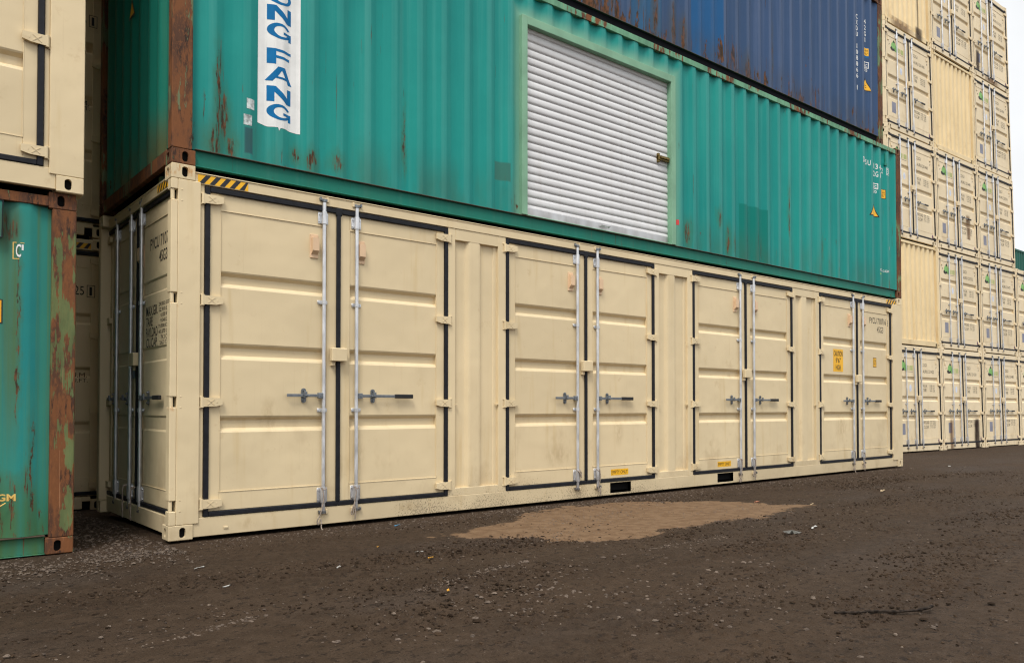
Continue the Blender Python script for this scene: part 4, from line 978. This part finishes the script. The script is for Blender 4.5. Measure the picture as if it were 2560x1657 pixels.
first = {'d': True, 'b': True}
def place_e(col, row, kind, label, serial=None, digit=None, back=0.0):
    key = 'b' if kind == 'b' else 'd'; src = EB if key == 'b' else ET
    if first[key]: o = src; first[key] = False
    else: o = copy_tree(src, None, ('serial',))
    p = EM @ Vector(((col-2)*EW+0.022+random.uniform(-0.008, 0.008), random.uniform(-0.012, 0.012)+back, row*EH))
    o.location = p; o.rotation_euler = ER
    o['label'] = label; o['group'] = egroup; o['category'] = 'shipping container'
    if serial:
        text_mb(serial, 1.50, 1.935, 2.085, 2.015, FY).obj('serial', 'text', o)
        if digit: text_mb(digit, 2.295, 1.91, 2.34, 1.985, 0.0215).obj('serial', 'text', o)
    return o
c11 = place_e(1, 0, 'd', 'tan container AURU 231422 on the ground, first one past the beige end post', 'AURU 231422', '2')
c12 = place_e(1, 1, 'b', 'tan container showing a ribbed blank end, directly on AURU 231422')
c13 = place_e(1, 2, 'd', 'tan container AURU 231460, half hidden behind the teal container corner', 'AURU 231460', '0')
c14 = place_e(1, 3, 'd', 'tan container AURU 231445 just right of the blue container', 'AURU 231445', '4')
c15 = place_e(1, 4, 'b', 'topmost tan container with ribbed blank end and black soot along its base')
c21 = place_e(2, 0, 'd', 'tan container AURU 231550 on the ground with a dark smear on its right door', 'AURU 231550', '6')
c22 = place_e(2, 1, 'd', 'tan container AURU 231553 between the ribbed end and AURU 231472', 'AURU 231553', '2')
c23 = place_e(2, 2, 'd', 'tan container AURU 231448 with rust runs on its right door', 'AURU 231448', '8')
c24 = place_e(2, 3, 'b', 'tan container with clean ribbed blank end, fourth up in the middle of the stack')
c25 = place_e(2, 4, 'd', 'tan container with closed doors at the top, right of the sooty ribbed end', 'AURU 231439', '1')
c31 = place_e(3, 0, 'd', 'tan container AURU 231480 on the ground, right of the smeared doors', 'AURU 231480', '8')
c32 = place_e(3, 1, 'd', 'tan container AURU 231472, second up in the right-hand column', 'AURU 231472', '1')
c33 = place_e(3, 2, 'd', 'tan container AURU 231574, third up beside the open sky', 'AURU 231574', '5')
c34 = place_e(3, 3, 'd', 'tan container AURU 231474, fourth up beside the open sky', 'AURU 231474', '7')
c35 = place_e(3, 4, 'd', 'topmost right tan container against the sky, stained brown on its left door', 'AURU 231515', '3')
c41 = place_e(4, 0, 'd', 'tan container on the ground cut off by the right edge of the view', 'AURU 231466', '4')
c42 = place_e(4, 1, 'd', 'tan container at the right edge, upper of two, below the dark green one', 'AURU 231498', '6')
def stain_on(o, u0, z0, u1, z1, mat, y=0.0255):
    m = MB(); m.add([(u0, y, z0), (u1, y, z0), (u1, y, z1), (u0, y, z1)], [(0, 1, 2, 3)]); return m.obj('stain', mat, o)
stain_on(c21, 1.80, 0.02, 2.20, 0.86, 'soot', 0.0085); stain_on(c21, 0.34, 0.03, 0.60, 0.84, 'rust_stain', 0.0085)
stain_on(c23, 1.70, 0.45, 2.05, 1.15, 'rust_stain'); stain_on(c35, 0.20, 0.15, 0.52, 0.82, 'soot_soft', 0.021); stain_on(c35, 0.6, 0.03, 1.9, 0.16, 'rust_stain', 0.009)
stain_on(c15, 1.55, 0.02, 2.05, 0.35, 'soot_soft', 0.0085); stain_on(c15, 1.72, 0.15, 1.86, 1.4, 'soot_soft', 0.027); stain_on(c15, 0.2, 0.02, 1.6, 0.26, 'rust_stain', 0.0085)

# behind the gap: two high containers, one on the other
bgroup = 'shaded beige containers behind the gap'
H1 = end_frame_container('shaded beige container on the ground seen in the gap behind the rusty post', HIGHD, 2.896, 6.058, bgroup, 'beige')
H1.location = (0.262-2.438, 3.08, -0.078)
hazard(H1, 1.93, 2.26, 2.785, 2.845, 0.0085, 4)
def hlet(o, tail):
    text_mb(tail, 1.76, 2.29, 2.285, 2.385, FY).obj('lettering', 'text', o); frame_box(2.215, 2.27, 2.33, 2.40, 0.006).xf(lambda x, y, z: (x, 0.019, z)).obj('lettering', 'text', o)
    text_mb('74.3 CU.M.', 1.86, 1.415, 2.235, 1.465, FY).obj('lettering', 'text', o); text_mb('2,623 CU.FT.', 1.86, 1.355, 2.245, 1.405, FY).obj('lettering', 'text', o)
H2 = copy_tree(H1, None); H2.location = (0.262-2.438, 3.10, 2.896-0.078+0.02)
H2['label'] = 'shaded beige container stacked in the gap, higher of the two behind the teal one'
text_mb('FYCU 710725', 1.62, 2.29, 2.20, 2.385, FY).obj('lettering', 'text', H1); text_mb('FYCU 710736', 1.62, 2.29, 2.20, 2.385, FY).obj('lettering', 'text', H2)
for o in (H1, H2):
    frame_box(2.225, 2.27, 2.305, 2.40, 0.006).xf(lambda x, y, z: (x, 0.0185, z)).obj('lettering', 'text', o); text_mb('1', 2.25, 2.29, 2.275, 2.38, 0.0185).obj('lettering', 'text', o)
    text_mb('74.3 CU.M.', 1.86, 1.415, 2.235, 1.465, FY).obj('lettering', 'text', o); text_mb('2,623 CU.FT.', 1.86, 1.355, 2.245, 1.405, FY).obj('lettering', 'text', o)

repaint(H2, 'beige', 'beige_up')
H_blocker = copy_tree(H2, None); H_blocker.location = (0.262-2.438, 3.10, 2*2.896-0.078+0.04); H_blocker['label'] = 'unseen beige container added above the shaded pair to darken the gap'  # added out of view to keep the gap dark
G_blocker = copy_tree(G, None); G_blocker.location = (-0.575-AL, 0.12, 2.565+2.91); G_blocker['label'] = 'beige container added above the left stack, out of view, to darken the gap'  # added above the view, blocks sky light from the gap
for (x_, n_) in ((-2.24-2.438, 3), (0.32, 3)):  # unseen stacks added to close off light reaching the gap
    for k_ in range(n_):
        o = copy_tree(EB, None); o.location = (x_, 3.10, k_*2.60-0.078); o.rotation_euler = (0, 0, 0); o['label'] = 'added unseen tan container that darkens the gap, %s of its stack, %s of the shaded pair' % (('bottom', 'middle', 'top')[k_], 'left' if x_ < 0 else 'right'); o['group'] = bgroup
# dark green stack far behind, only its top showing at the right edge
mats_g = dict(casting='wall_g', post='wall_g', post_r='wall_g', rail_t='wall_g', rail_b='wall_g', wall='wall_g', rail_e='wall_g')
G1 = corrugated_container('shipping_container', 'distant dark green container, bottom of the stack behind the tan ones', (27.0, 5.9, -0.08), 12.192, 2.591, 0.5, mats_g, 'dark green containers far behind')
G2 = copy_tree(G1); G2.location = (27.0, 5.9, -0.08+2.591); G2['label'] = 'distant dark green container, middle of the stack behind the tan ones'
G3 = copy_tree(G1); G3.location = (27.0, 5.9, -0.08+5.182); G3['label'] = 'distant dark green container peeking over the tan stack at the right edge'

# ------------------------------------------------------------------ ropes tied to the locking rods
def rope(label, x, y, ztop, pts, r=0.0055):
    m = MB()
    P = [Vector(p) for p in pts]; Q = []
    for i in range(len(P)-1):                                 # Catmull-Rom
        p0, p1, p2, p3 = P[max(i-1, 0)], P[i], P[i+1], P[min(i+2, len(P)-1)]
        for k in range(6):
            t = k/6; Q.append(0.5*((2*p1)+(-p0+p2)*t+(2*p0-5*p1+4*p2-p3)*t*t+(-p0+3*p1-3*p2+p3)*t**3))
    Q.append(P[-1]); m.tube(Q, r, 7)
    m.tube([(0.024*math.cos(a), 0.022*math.sin(a)-0.002, 0.02*math.sin(a)) for a in [R(q) for q in range(-190, 20, 21)]], r*0.8, 6)
    o = m.obj('rope_tie', 'rope', None, True); o.location = (x, y, ztop); return tag(o, label, 'rope', 'rope ties on the locking rods')
V1 = [(-0.02, -0.022, 0.0), (-0.012, -0.03, -0.06), (-0.012, -0.03, -0.12), (-0.03, -0.028, -0.20), (-0.045, -0.026, -0.245), (-0.065, -0.022, -0.28), (-0.055, -0.022, -0.315), (-0.035, -0.026, -0.27), (-0.03, -0.03, -0.31), (-0.035, -0.05, -0.352), (-0.005, -0.10, -0.372), (0.03, -0.12, -0.374)]
V2 = [(-0.02, -0.022, 0.0), (-0.014, -0.03, -0.05), (-0.02, -0.028, -0.10), (-0.03, -0.026, -0.155), (-0.05, -0.024, -0.20), (-0.058, -0.022, -0.235), (-0.042, -0.024, -0.24), (-0.028, -0.026, -0.165), (-0.02, -0.028, -0.22), (-0.022, -0.026, -0.29)]
V3 = [(0.02, -0.022, 0.0), (0.0, -0.03, -0.04), (0.03, -0.028, -0.09), (0.02, -0.026, -0.05), (-0.02, -0.028, -0.02), (0.028, -0.024, -0.03), (0.035, -0.024, -0.07)]
V4 = [(0.0, -0.03, 0.0), (0.01, -0.03, -0.09), (0.0, -0.028, -0.16), (-0.02, -0.026, -0.21), (-0.01, -0.024, -0.25), (0.02, -0.026, -0.2), (0.01, -0.03, -0.24), (0.02, -0.03, -0.3)]
for lab, x, z, V in (('long grey rope tied round the first rod, trailing onto the ground', 1.27, 0.335, V1), ('short grey rope with a loop tied round the second rod from the left', 1.585, 0.325, V2),
                     ('grey rope knotted round the third rod, wound at its bearing plate', 4.315, 0.335, V3), ('grey rope hanging in a loop beside the first fork pocket', 4.63, 0.325, V4),
                     ('grey rope hanging below the fifth rod, just right of the second fork pocket', 7.375, 0.33, V1[:9]), ('grey rope looped round the sixth rod from the left', 7.69, 0.32, V2),
                     ('frayed rope hanging to the ground at the second last rod', 10.44, 0.33, V1), ('bunched rope tied low on the last rod before the far corner', 10.755, 0.29, V2)):
    rope(lab, x, 0.0, z, V)
for lab, y in (('rope on the end door, tied to the middle rod in the shade', 1.34), ('rope on the end door, tied to the rod nearest the corner', 1.07)):
    o = rope(lab, 0.03, y, 0.335, V2); o.rotation_euler = (0, 0, R(-90))

# ------------------------------------------------------------------ ground
def sst(a, b, x):
    t = min(max((x-a)/(b-a), 0), 1); return t*t*(3-2*t)
def gz(x, y):
    z = -0.020-0.016*sst(0.2, -0.9, x)*(1 if x < 0.2 else 0)
    z -= 0.060*sst(12.5, 18.0, x); z -= 0.050*sst(0.9, 2.9, y)*(1-sst(10, 14, x))
    return z
def axis(segs):
    xs = []
    for a, b, st in segs:
        n = max(1, round((b-a)/st)); xs += [a+(b-a)*i/n for i in range(n)]
    xs.append(segs[-1][1]); return xs
xs = axis([(-220, -40, 30), (-40, -8, 4), (-8, -3.0, 0.25), (-2.6, 5.2, 0.0145), (5.2, 9.0, 0.035), (9.0, 15.0, 0.10), (15, 26, 0.3), (26, 60, 3), (60, 260, 25)])
ys = axis([(-220, -40, 30), (-40, -9, 3), (-9, -5.6, 0.12), (-5.2, -0.2, 0.0145), (-0.2, 0.4, 0.03), (0.4, 4.0, 0.06), (4, 12, 0.4), (12, 60, 4), (60, 260, 25)])
PATCH = [(1.70, -1.02), (2.5, -0.78), (3.3, -0.42), (3.9, -0.20), (4.5, -0.33), (4.95, -0.50), (5.55, -1.05), (5.95, -1.80), (5.3, -1.98), (4.6, -1.92), (3.9, -1.95), (3.3, -2.02), (2.75, -2.12), (2.45, -1.95), (2.35, -1.65), (2.15, -1.35)]
def poly_d(x, y):
    ins = False; d = 9e9; n = len(PATCH)
    for i in range(n):
        x1, y1 = PATCH[i]; x2, y2 = PATCH[(i+1) % n]
        if (y1 > y) != (y2 > y) and x < (x2-x1)*(y-y1)/(y2-y1)+x1: ins = not ins
        t = max(0, min(1, ((x-x1)*(x2-x1)+(y-y1)*(y2-y1))/((x2-x1)**2+(y2-y1)**2)))
        d = min(d, math.hypot(x-x1-t*(x2-x1), y-y1-t*(y2-y1)))
    return d if ins else -d
V = []; dry = []; fr = mnoise.fractal; nz = mnoise.noise
ur = Vector((math.cos(R(8)), math.sin(R(8)), 0))
for y in ys:
    for x in xs:
        z = gz(x, y); dv = 0.0
        if -8 < x < 26 and -9 < y < 5:
            p = Vector((x, y, 0)); away = sst(0.15, -0.8, y)
            z += 0.016*away*nz(Vector((x*0.55, y*1.5, 3.1)))
            # wheel ruts along the row
            z -= 0.014*away*max(0, nz(Vector((x*0.25+1, y*2.6, 7.7))))
            c = nz(p*9.0)*0.5+nz(p*21.0+Vector((3, 1, 0)))*0.3
            rough = 0.30+0.95*sst(-0.25, 0.45, nz(Vector((x*0.55, y*1.6, 11)))+0.5*nz(Vector((x*2.1, y*3.3, 5))))
            wq = Vector((x*0.9, y*1.1, 0)); cl = max(0.0, nz(p*15.0+Vector((7, 7, 2)))-0.10); c2 = max(0.0, nz(p*29.0+Vector((1, 9, 2)))-0.16)
            z += (0.006*c+0.016*cl+0.030*c2)*rough*(0.25+0.75*away)+0.003*nz(p*52.0)
            if 1.5 < x < 6.8 and -2.6 < y < 0.3:
                e = poly_d(x, y)+0.15*fr(Vector((x*1.8, y*3.5, 0)), 1.0, 2.0, 5)+0.06*nz(p*11)
                dv = sst(-0.10, 0.14, e)
                z = z*(1-dv)+(gz(x, y)+0.004+(z-gz(x, y))*0.35)*dv
        V.append((x, y, z)); dry.append(dv)
nx = len(xs); F = [(j*nx+i, j*nx+i+1, (j+1)*nx+i+1, (j+1)*nx+i) for j in range(len(ys)-1) for i in range(nx-1)]
me = bpy.data.meshes.new('ground'); me.from_pydata(V, [], F); me.polygons.foreach_set('use_smooth', [True]*len(F))
at = me.attributes.new('dry', 'FLOAT', 'POINT'); at.data.foreach_set('value', dry)
t = NT('yard_soil'); o_ = t.xyz(t.co)
an = t.n.new('ShaderNodeAttribute'); an.attribute_name = 'dry'; dryf = an.outputs['Fac']
n1 = t.noise(t.scale(t.co, (0.6, 1.4, 1)), 1.0, 5, 0.6); n2 = t.noise(t.co, 9, 6, 0.65); n3 = t.noise(t.co, 75, 4, 0.7); n4 = t.noise(t.scale(t.co, (0.35, 0.9, 1), loc=(4, 4, 0)), 1.0, 3)
c = t.mix(t.rng(n1, 0.3, 0.7), (0.031, 0.0188, 0.0110), (0.046, 0.0295, 0.0182))
c = t.mix(t.rng(n2, 0.42, 0.66, 0, 0.5), c, (0.058, 0.038, 0.0245))
c = t.mix(t.rng(n4, 0.5, 0.75, 0, 0.5), c, (0.050, 0.038, 0.031))
c = t.mix(t.rng(n3, 0.56, 0.66, 0, 0.8), c, (0.012, 0.0075, 0.005))  # fine dark speckle: shade among the soil crumbs put into the colour
n6 = t.noise(t.scale(t.co, (1, 1.3, 1), loc=(2, 8, 0)), 19, 6, 0.7); c = t.mix(t.math('MULTIPLY', t.rng(n6, 0.54, 0.62), t.rng(n2, 0.35, 0.6, 0.35, 0.95)), c, (0.014, 0.0088, 0.0058))  # darker cavities: shade between clods painted in
c = t.mix(t.math('MULTIPLY', t.math('GREATER_THAN', t.noise(t.co, 130, 2), 0.70), 0.6), c, (0.13, 0.105, 0.085))
dc = t.mix(t.rng(n2, 0.35, 0.65), (0.118, 0.070, 0.038), (0.165, 0.104, 0.060)); dc = t.mix(t.rng(n3, 0.60, 0.74, 0, 0.6), dc, (0.05, 0.033, 0.022))
dr_ = t.rng(t.math('ADD', dryf, t.math('ADD', t.math('MULTIPLY', t.math('SUBTRACT', n2, 0.5), 1.1), t.math('MULTIPLY', t.math('SUBTRACT', n6, 0.5), 0.7))), 0.28, 0.58)
c = t.mix(t.math('MULTIPLY', dr_, 0.92), c, dc)
hgt = t.math('ADD', t.math('MULTIPLY', n2, 0.9), t.math('ADD', t.math('MULTIPLY', n3, 0.55), t.math('MULTIPLY', t.noise(t.co, 210, 3, 0.6), 0.2)))
bp = t.n.new('ShaderNodeBump'); bp.inputs['Distance'].default_value = 0.02; t.l.new(t.rng(dryf, 0, 1, 0.85, 0.45), bp.inputs['Strength']); t.l.new(hgt, bp.inputs['Height']); t.l.new(bp.outputs[0], t.b.inputs['Normal'])
me.materials.append(t.done(c, t.rng(n1, 0.3, 0.7, 0.75, 0.95), 0, 0.12))
g = link('ground', me); tag(g, None, None, None, 'structure')

# loose gravel: uncountable, one object
def stone(m, cols, x, y, s, tone):
    z = gz(x, y)+s*0.10; rz = random.uniform(0, 6.28); k = 7 if s > 0.012 else 5
    sx, sy, sz = s*random.uniform(0.8, 1.35), s*random.uniform(0.6, 1.0), s*random.uniform(0.35, 0.65)
    c, sn = math.cos(rz), math.sin(rz); rings = []
    for lv, (rr, h) in enumerate(((0.8, -0.5), (1.0, 0.05), (0.62, 0.75))):
        for i in range(k):
            a = 2*math.pi*i/k+lv*0.4; j = random.uniform(0.78, 1.18); px, py = math.cos(a)*rr*sx*j, math.sin(a)*rr*sy*j
            rings.append((x+px*c-py*sn, y+px*sn+py*c, z+h*sz*random.uniform(0.8, 1.2)))
    rings.append((x, y, z+sz*random.uniform(0.85, 1.1)))
    F = []
    for lv in (0, 1):
        for i in range(k): F.append((lv*k+i, lv*k+(i+1) % k, (lv+1)*k+(i+1) % k, (lv+1)*k+i))
    for i in range(k): F.append((2*k+i, 2*k+(i+1) % k, 3*k))
    m.add(rings, F); cols += [tone]*len(rings)
gm = MB(); cols = []
def scatter(n, fx, s0, s1, t0=0.3, t1=1.0):
    for _ in range(n):
        x, y = fx(); s = s0*(s1/s0)**(random.random()**2.2); stone(gm, cols, x, y, s, random.uniform(t0, t1))
U = random.uniform; Gs = random.gauss
scatter(5200, lambda: (U(-1.6, 5.2), -abs(Gs(0, 2.3))-0.1), 0.0025, 0.010, 0.05, 1.0)
scatter(1500, lambda: (U(0.2, 6.0), -0.02-abs(Gs(0, 0.22))), 0.003, 0.012, 0.3)
scatter(1300, lambda: (U(3.0, 12.1), -0.02-abs(Gs(0, 0.25))), 0.004, 0.014, 0.3)
scatter(2300, lambda: (U(-0.62, -0.02), U(-0.4, 3.0)), 0.004, 0.018, 0.0, 0.8)
scatter(1100, lambda: (U(-1.5, 0.0), Gs(-0.30, 0.22)), 0.004, 0.015, 0.35)
def lane(p, q, sd):
    def f():
        t_ = random.random(); return (p[0]+(q[0]-p[0])*t_+Gs(0, sd), p[1]+(q[1]-p[1])*t_+Gs(0, sd))
    return f
scatter(330, lane((-0.98, -2.62), (-0.28, -2.42), 0.022), 0.003, 0.014, 0.3); scatter(220, lane((0.6, -2.5), (1.6, -2.2), 0.03), 0.003, 0.010, 0.4); scatter(160, lane((2.6, -2.45), (3.6, -2.45), 0.03), 0.003, 0.010, 0.4)
scatter(700, lambda: (Gs(1.35, 0.6), Gs(-3.25, 0.4)), 0.003, 0.018, 0.2); scatter(190, lambda: (U(-1.5, 3.0), U(-4.8, -1.8)), 0.007, 0.020, 0.3)
scatter(2600, lambda: (U(4, 13), -0.3-abs(Gs(0, 1.8))), 0.004, 0.014, 0.1, 0.9)
# crumbs of dark soil, thick in the churned zones
km = MB(); kc = []
def clods(n, fx, s0, s1):
    k = 0
    while k < n:
        x, y = fx(); r_ = nz(Vector((x*0.55, y*1.6, 11)))+0.5*nz(Vector((x*2.1, y*3.3, 5)))
        if random.random() > 0.12+0.88*sst(-0.25, 0.45, r_) or (1.9 < x < 6 and poly_d(x, y) > 0.16 and random.random() < 0.75): continue
        stone(km, kc, x, y, s0*(s1/s0)**(random.random()**2.0), random.random()); k += 1
clods(13000, lambda: (U(-1.7, 4.2), U(-4.9, -0.3)), 0.0028, 0.013); clods(500, lambda: (U(-1.7, 3.6), U(-4.9, -1.2)), 0.010, 0.022); clods(9000, lambda: (U(3.0, 12.5), U(-5.0, -0.3)), 0.005, 0.016)
# dry crumbs over the sandy patch
nt = 0
while nt < 3800:
    x, y = U(1.5, 6.1), U(-2.3, -0.1)
    if poly_d(x, y)+Gs(0, 0.10) > 0.0: stone(gm, cols, x, y, 0.0025*(0.011/0.0025)**(random.random()**2.4), random.uniform(0.45, 1.0)); nt += 1
mk_ = km.mesh('soil_clods', 'beige'); mk_.materials.clear(); ka = mk_.attributes.new('tone', 'FLOAT', 'POINT'); ka.data.foreach_set('value', kc)
t = NT('soil_clod'); an = t.n.new('ShaderNodeAttribute'); an.attribute_name = 'tone'
mk_.materials.append(t.done(t.mix(an.outputs['Fac'], (0.017, 0.011, 0.007), (0.052, 0.034, 0.0215)), 0.95, 0, 0.08)); tag(link('soil_clods', mk_), None, None, None, 'stuff')
me = gm.mesh('gravel', 'beige'); me.materials.clear()
ca = me.attributes.new('tone', 'FLOAT', 'POINT'); ca.data.foreach_set('value', cols)
t = NT('gravel_stone'); an = t.n.new('ShaderNodeAttribute'); an.attribute_name = 'tone'
c = t.mix(an.outputs['Fac'], (0.030, 0.021, 0.016), (0.155, 0.118, 0.090)); c = t.mix(t.rng(t.noise(t.co, 60, 3), 0.4, 0.7, 0, 0.6), c, (0.07, 0.05, 0.038))
me.materials.append(t.done(c, 0.8, 0, 0.25)); go = link('gravel', me); tag(go, None, None, None, 'stuff')

# litter: each scrap its own thing
def scrap(label, x, y, l, w, rz, mat, cat='litter', name='litter_scrap'):
    m = MB(); n = 6; V = []
    for i in range(n+1):
        a = i/n-0.5
        for s_ in (-0.5, 0, 0.5):
            V.append((a*l, s_*w*0.7*random.uniform(0.6, 1.2)+0.15*w*math.sin(i*0.9), 0.003+abs(Gs(0, 0.10))*w+0.10*w*abs(math.sin(i*1.7))))
    Fs = [(i*3+k, i*3+k+1, (i+1)*3+k+1, (i+1)*3+k) for i in range(n) for k in (0, 1)]
    o = len(V); V2 = V+[(a, b, c-0.003) for a, b, c in V]; Fs += [tuple(q+o for q in f[::-1]) for f in Fs]
    m.add(V2, Fs); ob = m.obj(name, mat, None, True); ob.location = (x, y, gz(x, y)+0.003); ob.rotation_euler = (0, 0, rz)
    return tag(ob, label, cat, 'scraps of litter on the yard')
M['paper'] = plain('white_paper', (0.42, 0.41, 0.39), 0.7, var=0.15, sc=30); M['orange'] = plain('orange_leaf', (0.48, 0.24, 0.03), 0.6); M['blueplas'] = plain('blue_plastic', (0.03, 0.22, 0.42), 0.4)
M['greyplas'] = plain('grey_plastic', (0.085, 0.082, 0.072), 0.6); M['bark'] = plain('black_stick', (0.022, 0.016, 0.012), 0.8, var=0.7, sc=40, spec=0.1); M['brick'] = plain('brick_chip', (0.34, 0.13, 0.07), 0.8); M['tanpaper'] = plain('tan_cardboard', (0.40, 0.30, 0.18), 0.8)
for lab, x, y, l, w, rz, mt in (('thin white scrap lying in front of the near corner casting', -0.11, -1.04, 0.085, 0.012, 0.5, 'paper'), ('short white stick alone on bare soil left of centre', -0.17, -1.69, 0.075, 0.014, 0.55, 'paper'),
        ('small white paper bit below the first double doors', 0.59, -1.61, 0.05, 0.018, 0.7, 'paper'), ('white stick pointing at the tan soil patch', 1.29, -1.48, 0.06, 0.012, -0.4, 'paper'),
        ('blue plastic shred near the wall of the long beige container', 1.84, -0.28, 0.07, 0.02, 0.4, 'blueplas'), ('orange leaf bit nearest the blue shred', 1.16, -1.12, 0.04, 0.018, 0.9, 'orange'),
        ('orange scrap beside a pale pebble in mid yard', 1.23, -1.72, 0.04, 0.022, 0.2, 'orange'), ('yellow scrap at the start of the gravel line', 0.76, -2.6, 0.035, 0.018, 1.2, 'orange'),
        ('large white paper strip right of the tan soil patch', 4.55, -2.67, 0.16, 0.028, 0.35, 'paper'), ('white speck of paper far off near the stack', 12.97, -0.42, 0.09, 0.05, 0.5, 'paper'),
        ('tan cardboard scrap on the far right soil', 7.97, -1.63, 0.18, 0.05, 0.35, 'tanpaper'), ('pale strip at the right tip of the tan soil patch', 6.03, -1.8, 0.12, 0.03, 0.4, 'tanpaper'),
        ('reddish brick chip near the tip of the tan soil patch', 5.76, -1.31, 0.08, 0.05, 0.3, 'brick')):
    scrap(lab, x, y, l, w, rz, mt)
m = MB()
for a in (0.2, 1.9, 3.0, 4.3, 5.3):
    m.add([(0, 0, 0.03), (0.09*math.cos(a-0.3), 0.09*math.sin(a-0.3), 0.004), (0.12*math.cos(a), 0.12*math.sin(a), 0.012), (0.09*math.cos(a+0.3), 0.09*math.sin(a+0.3), 0.004), (0, 0, 0.0)], [(0, 1, 2), (0, 2, 3), (4, 2, 1), (4, 3, 2), (0, 4, 1), (0, 3, 4)])
o = m.obj('litter_scrap', 'greyplas', None); o.scale = (0.62, 0.62, 0.9); o.location = (4.12, -2.72, gz(4.1, -2.7)+0.004); tag(o, 'crumpled grey plastic scrap with pointed corners on dark soil', 'litter', 'scraps of litter on the yard')
m = MB(); pts = [(-0.27, 0.02, 0.006), (-0.18, 0.0, 0.010), (-0.06, 0.012, 0.012), (0.05, -0.004, 0.012), (0.15, 0.008, 0.014), (0.23, 0.035, 0.018), (0.275, 0.07, 0.020)]
m.tube(pts, 0.0075, 6); o = m.obj('stick', 'bark', None, True); o.location = (2.19, -4.42, gz(2.2, -4.4)-0.001); o.rotation_euler = (0, 0, R(-36)); tag(o, 'dark muddy stick lying on the soil at lower right', 'stick')
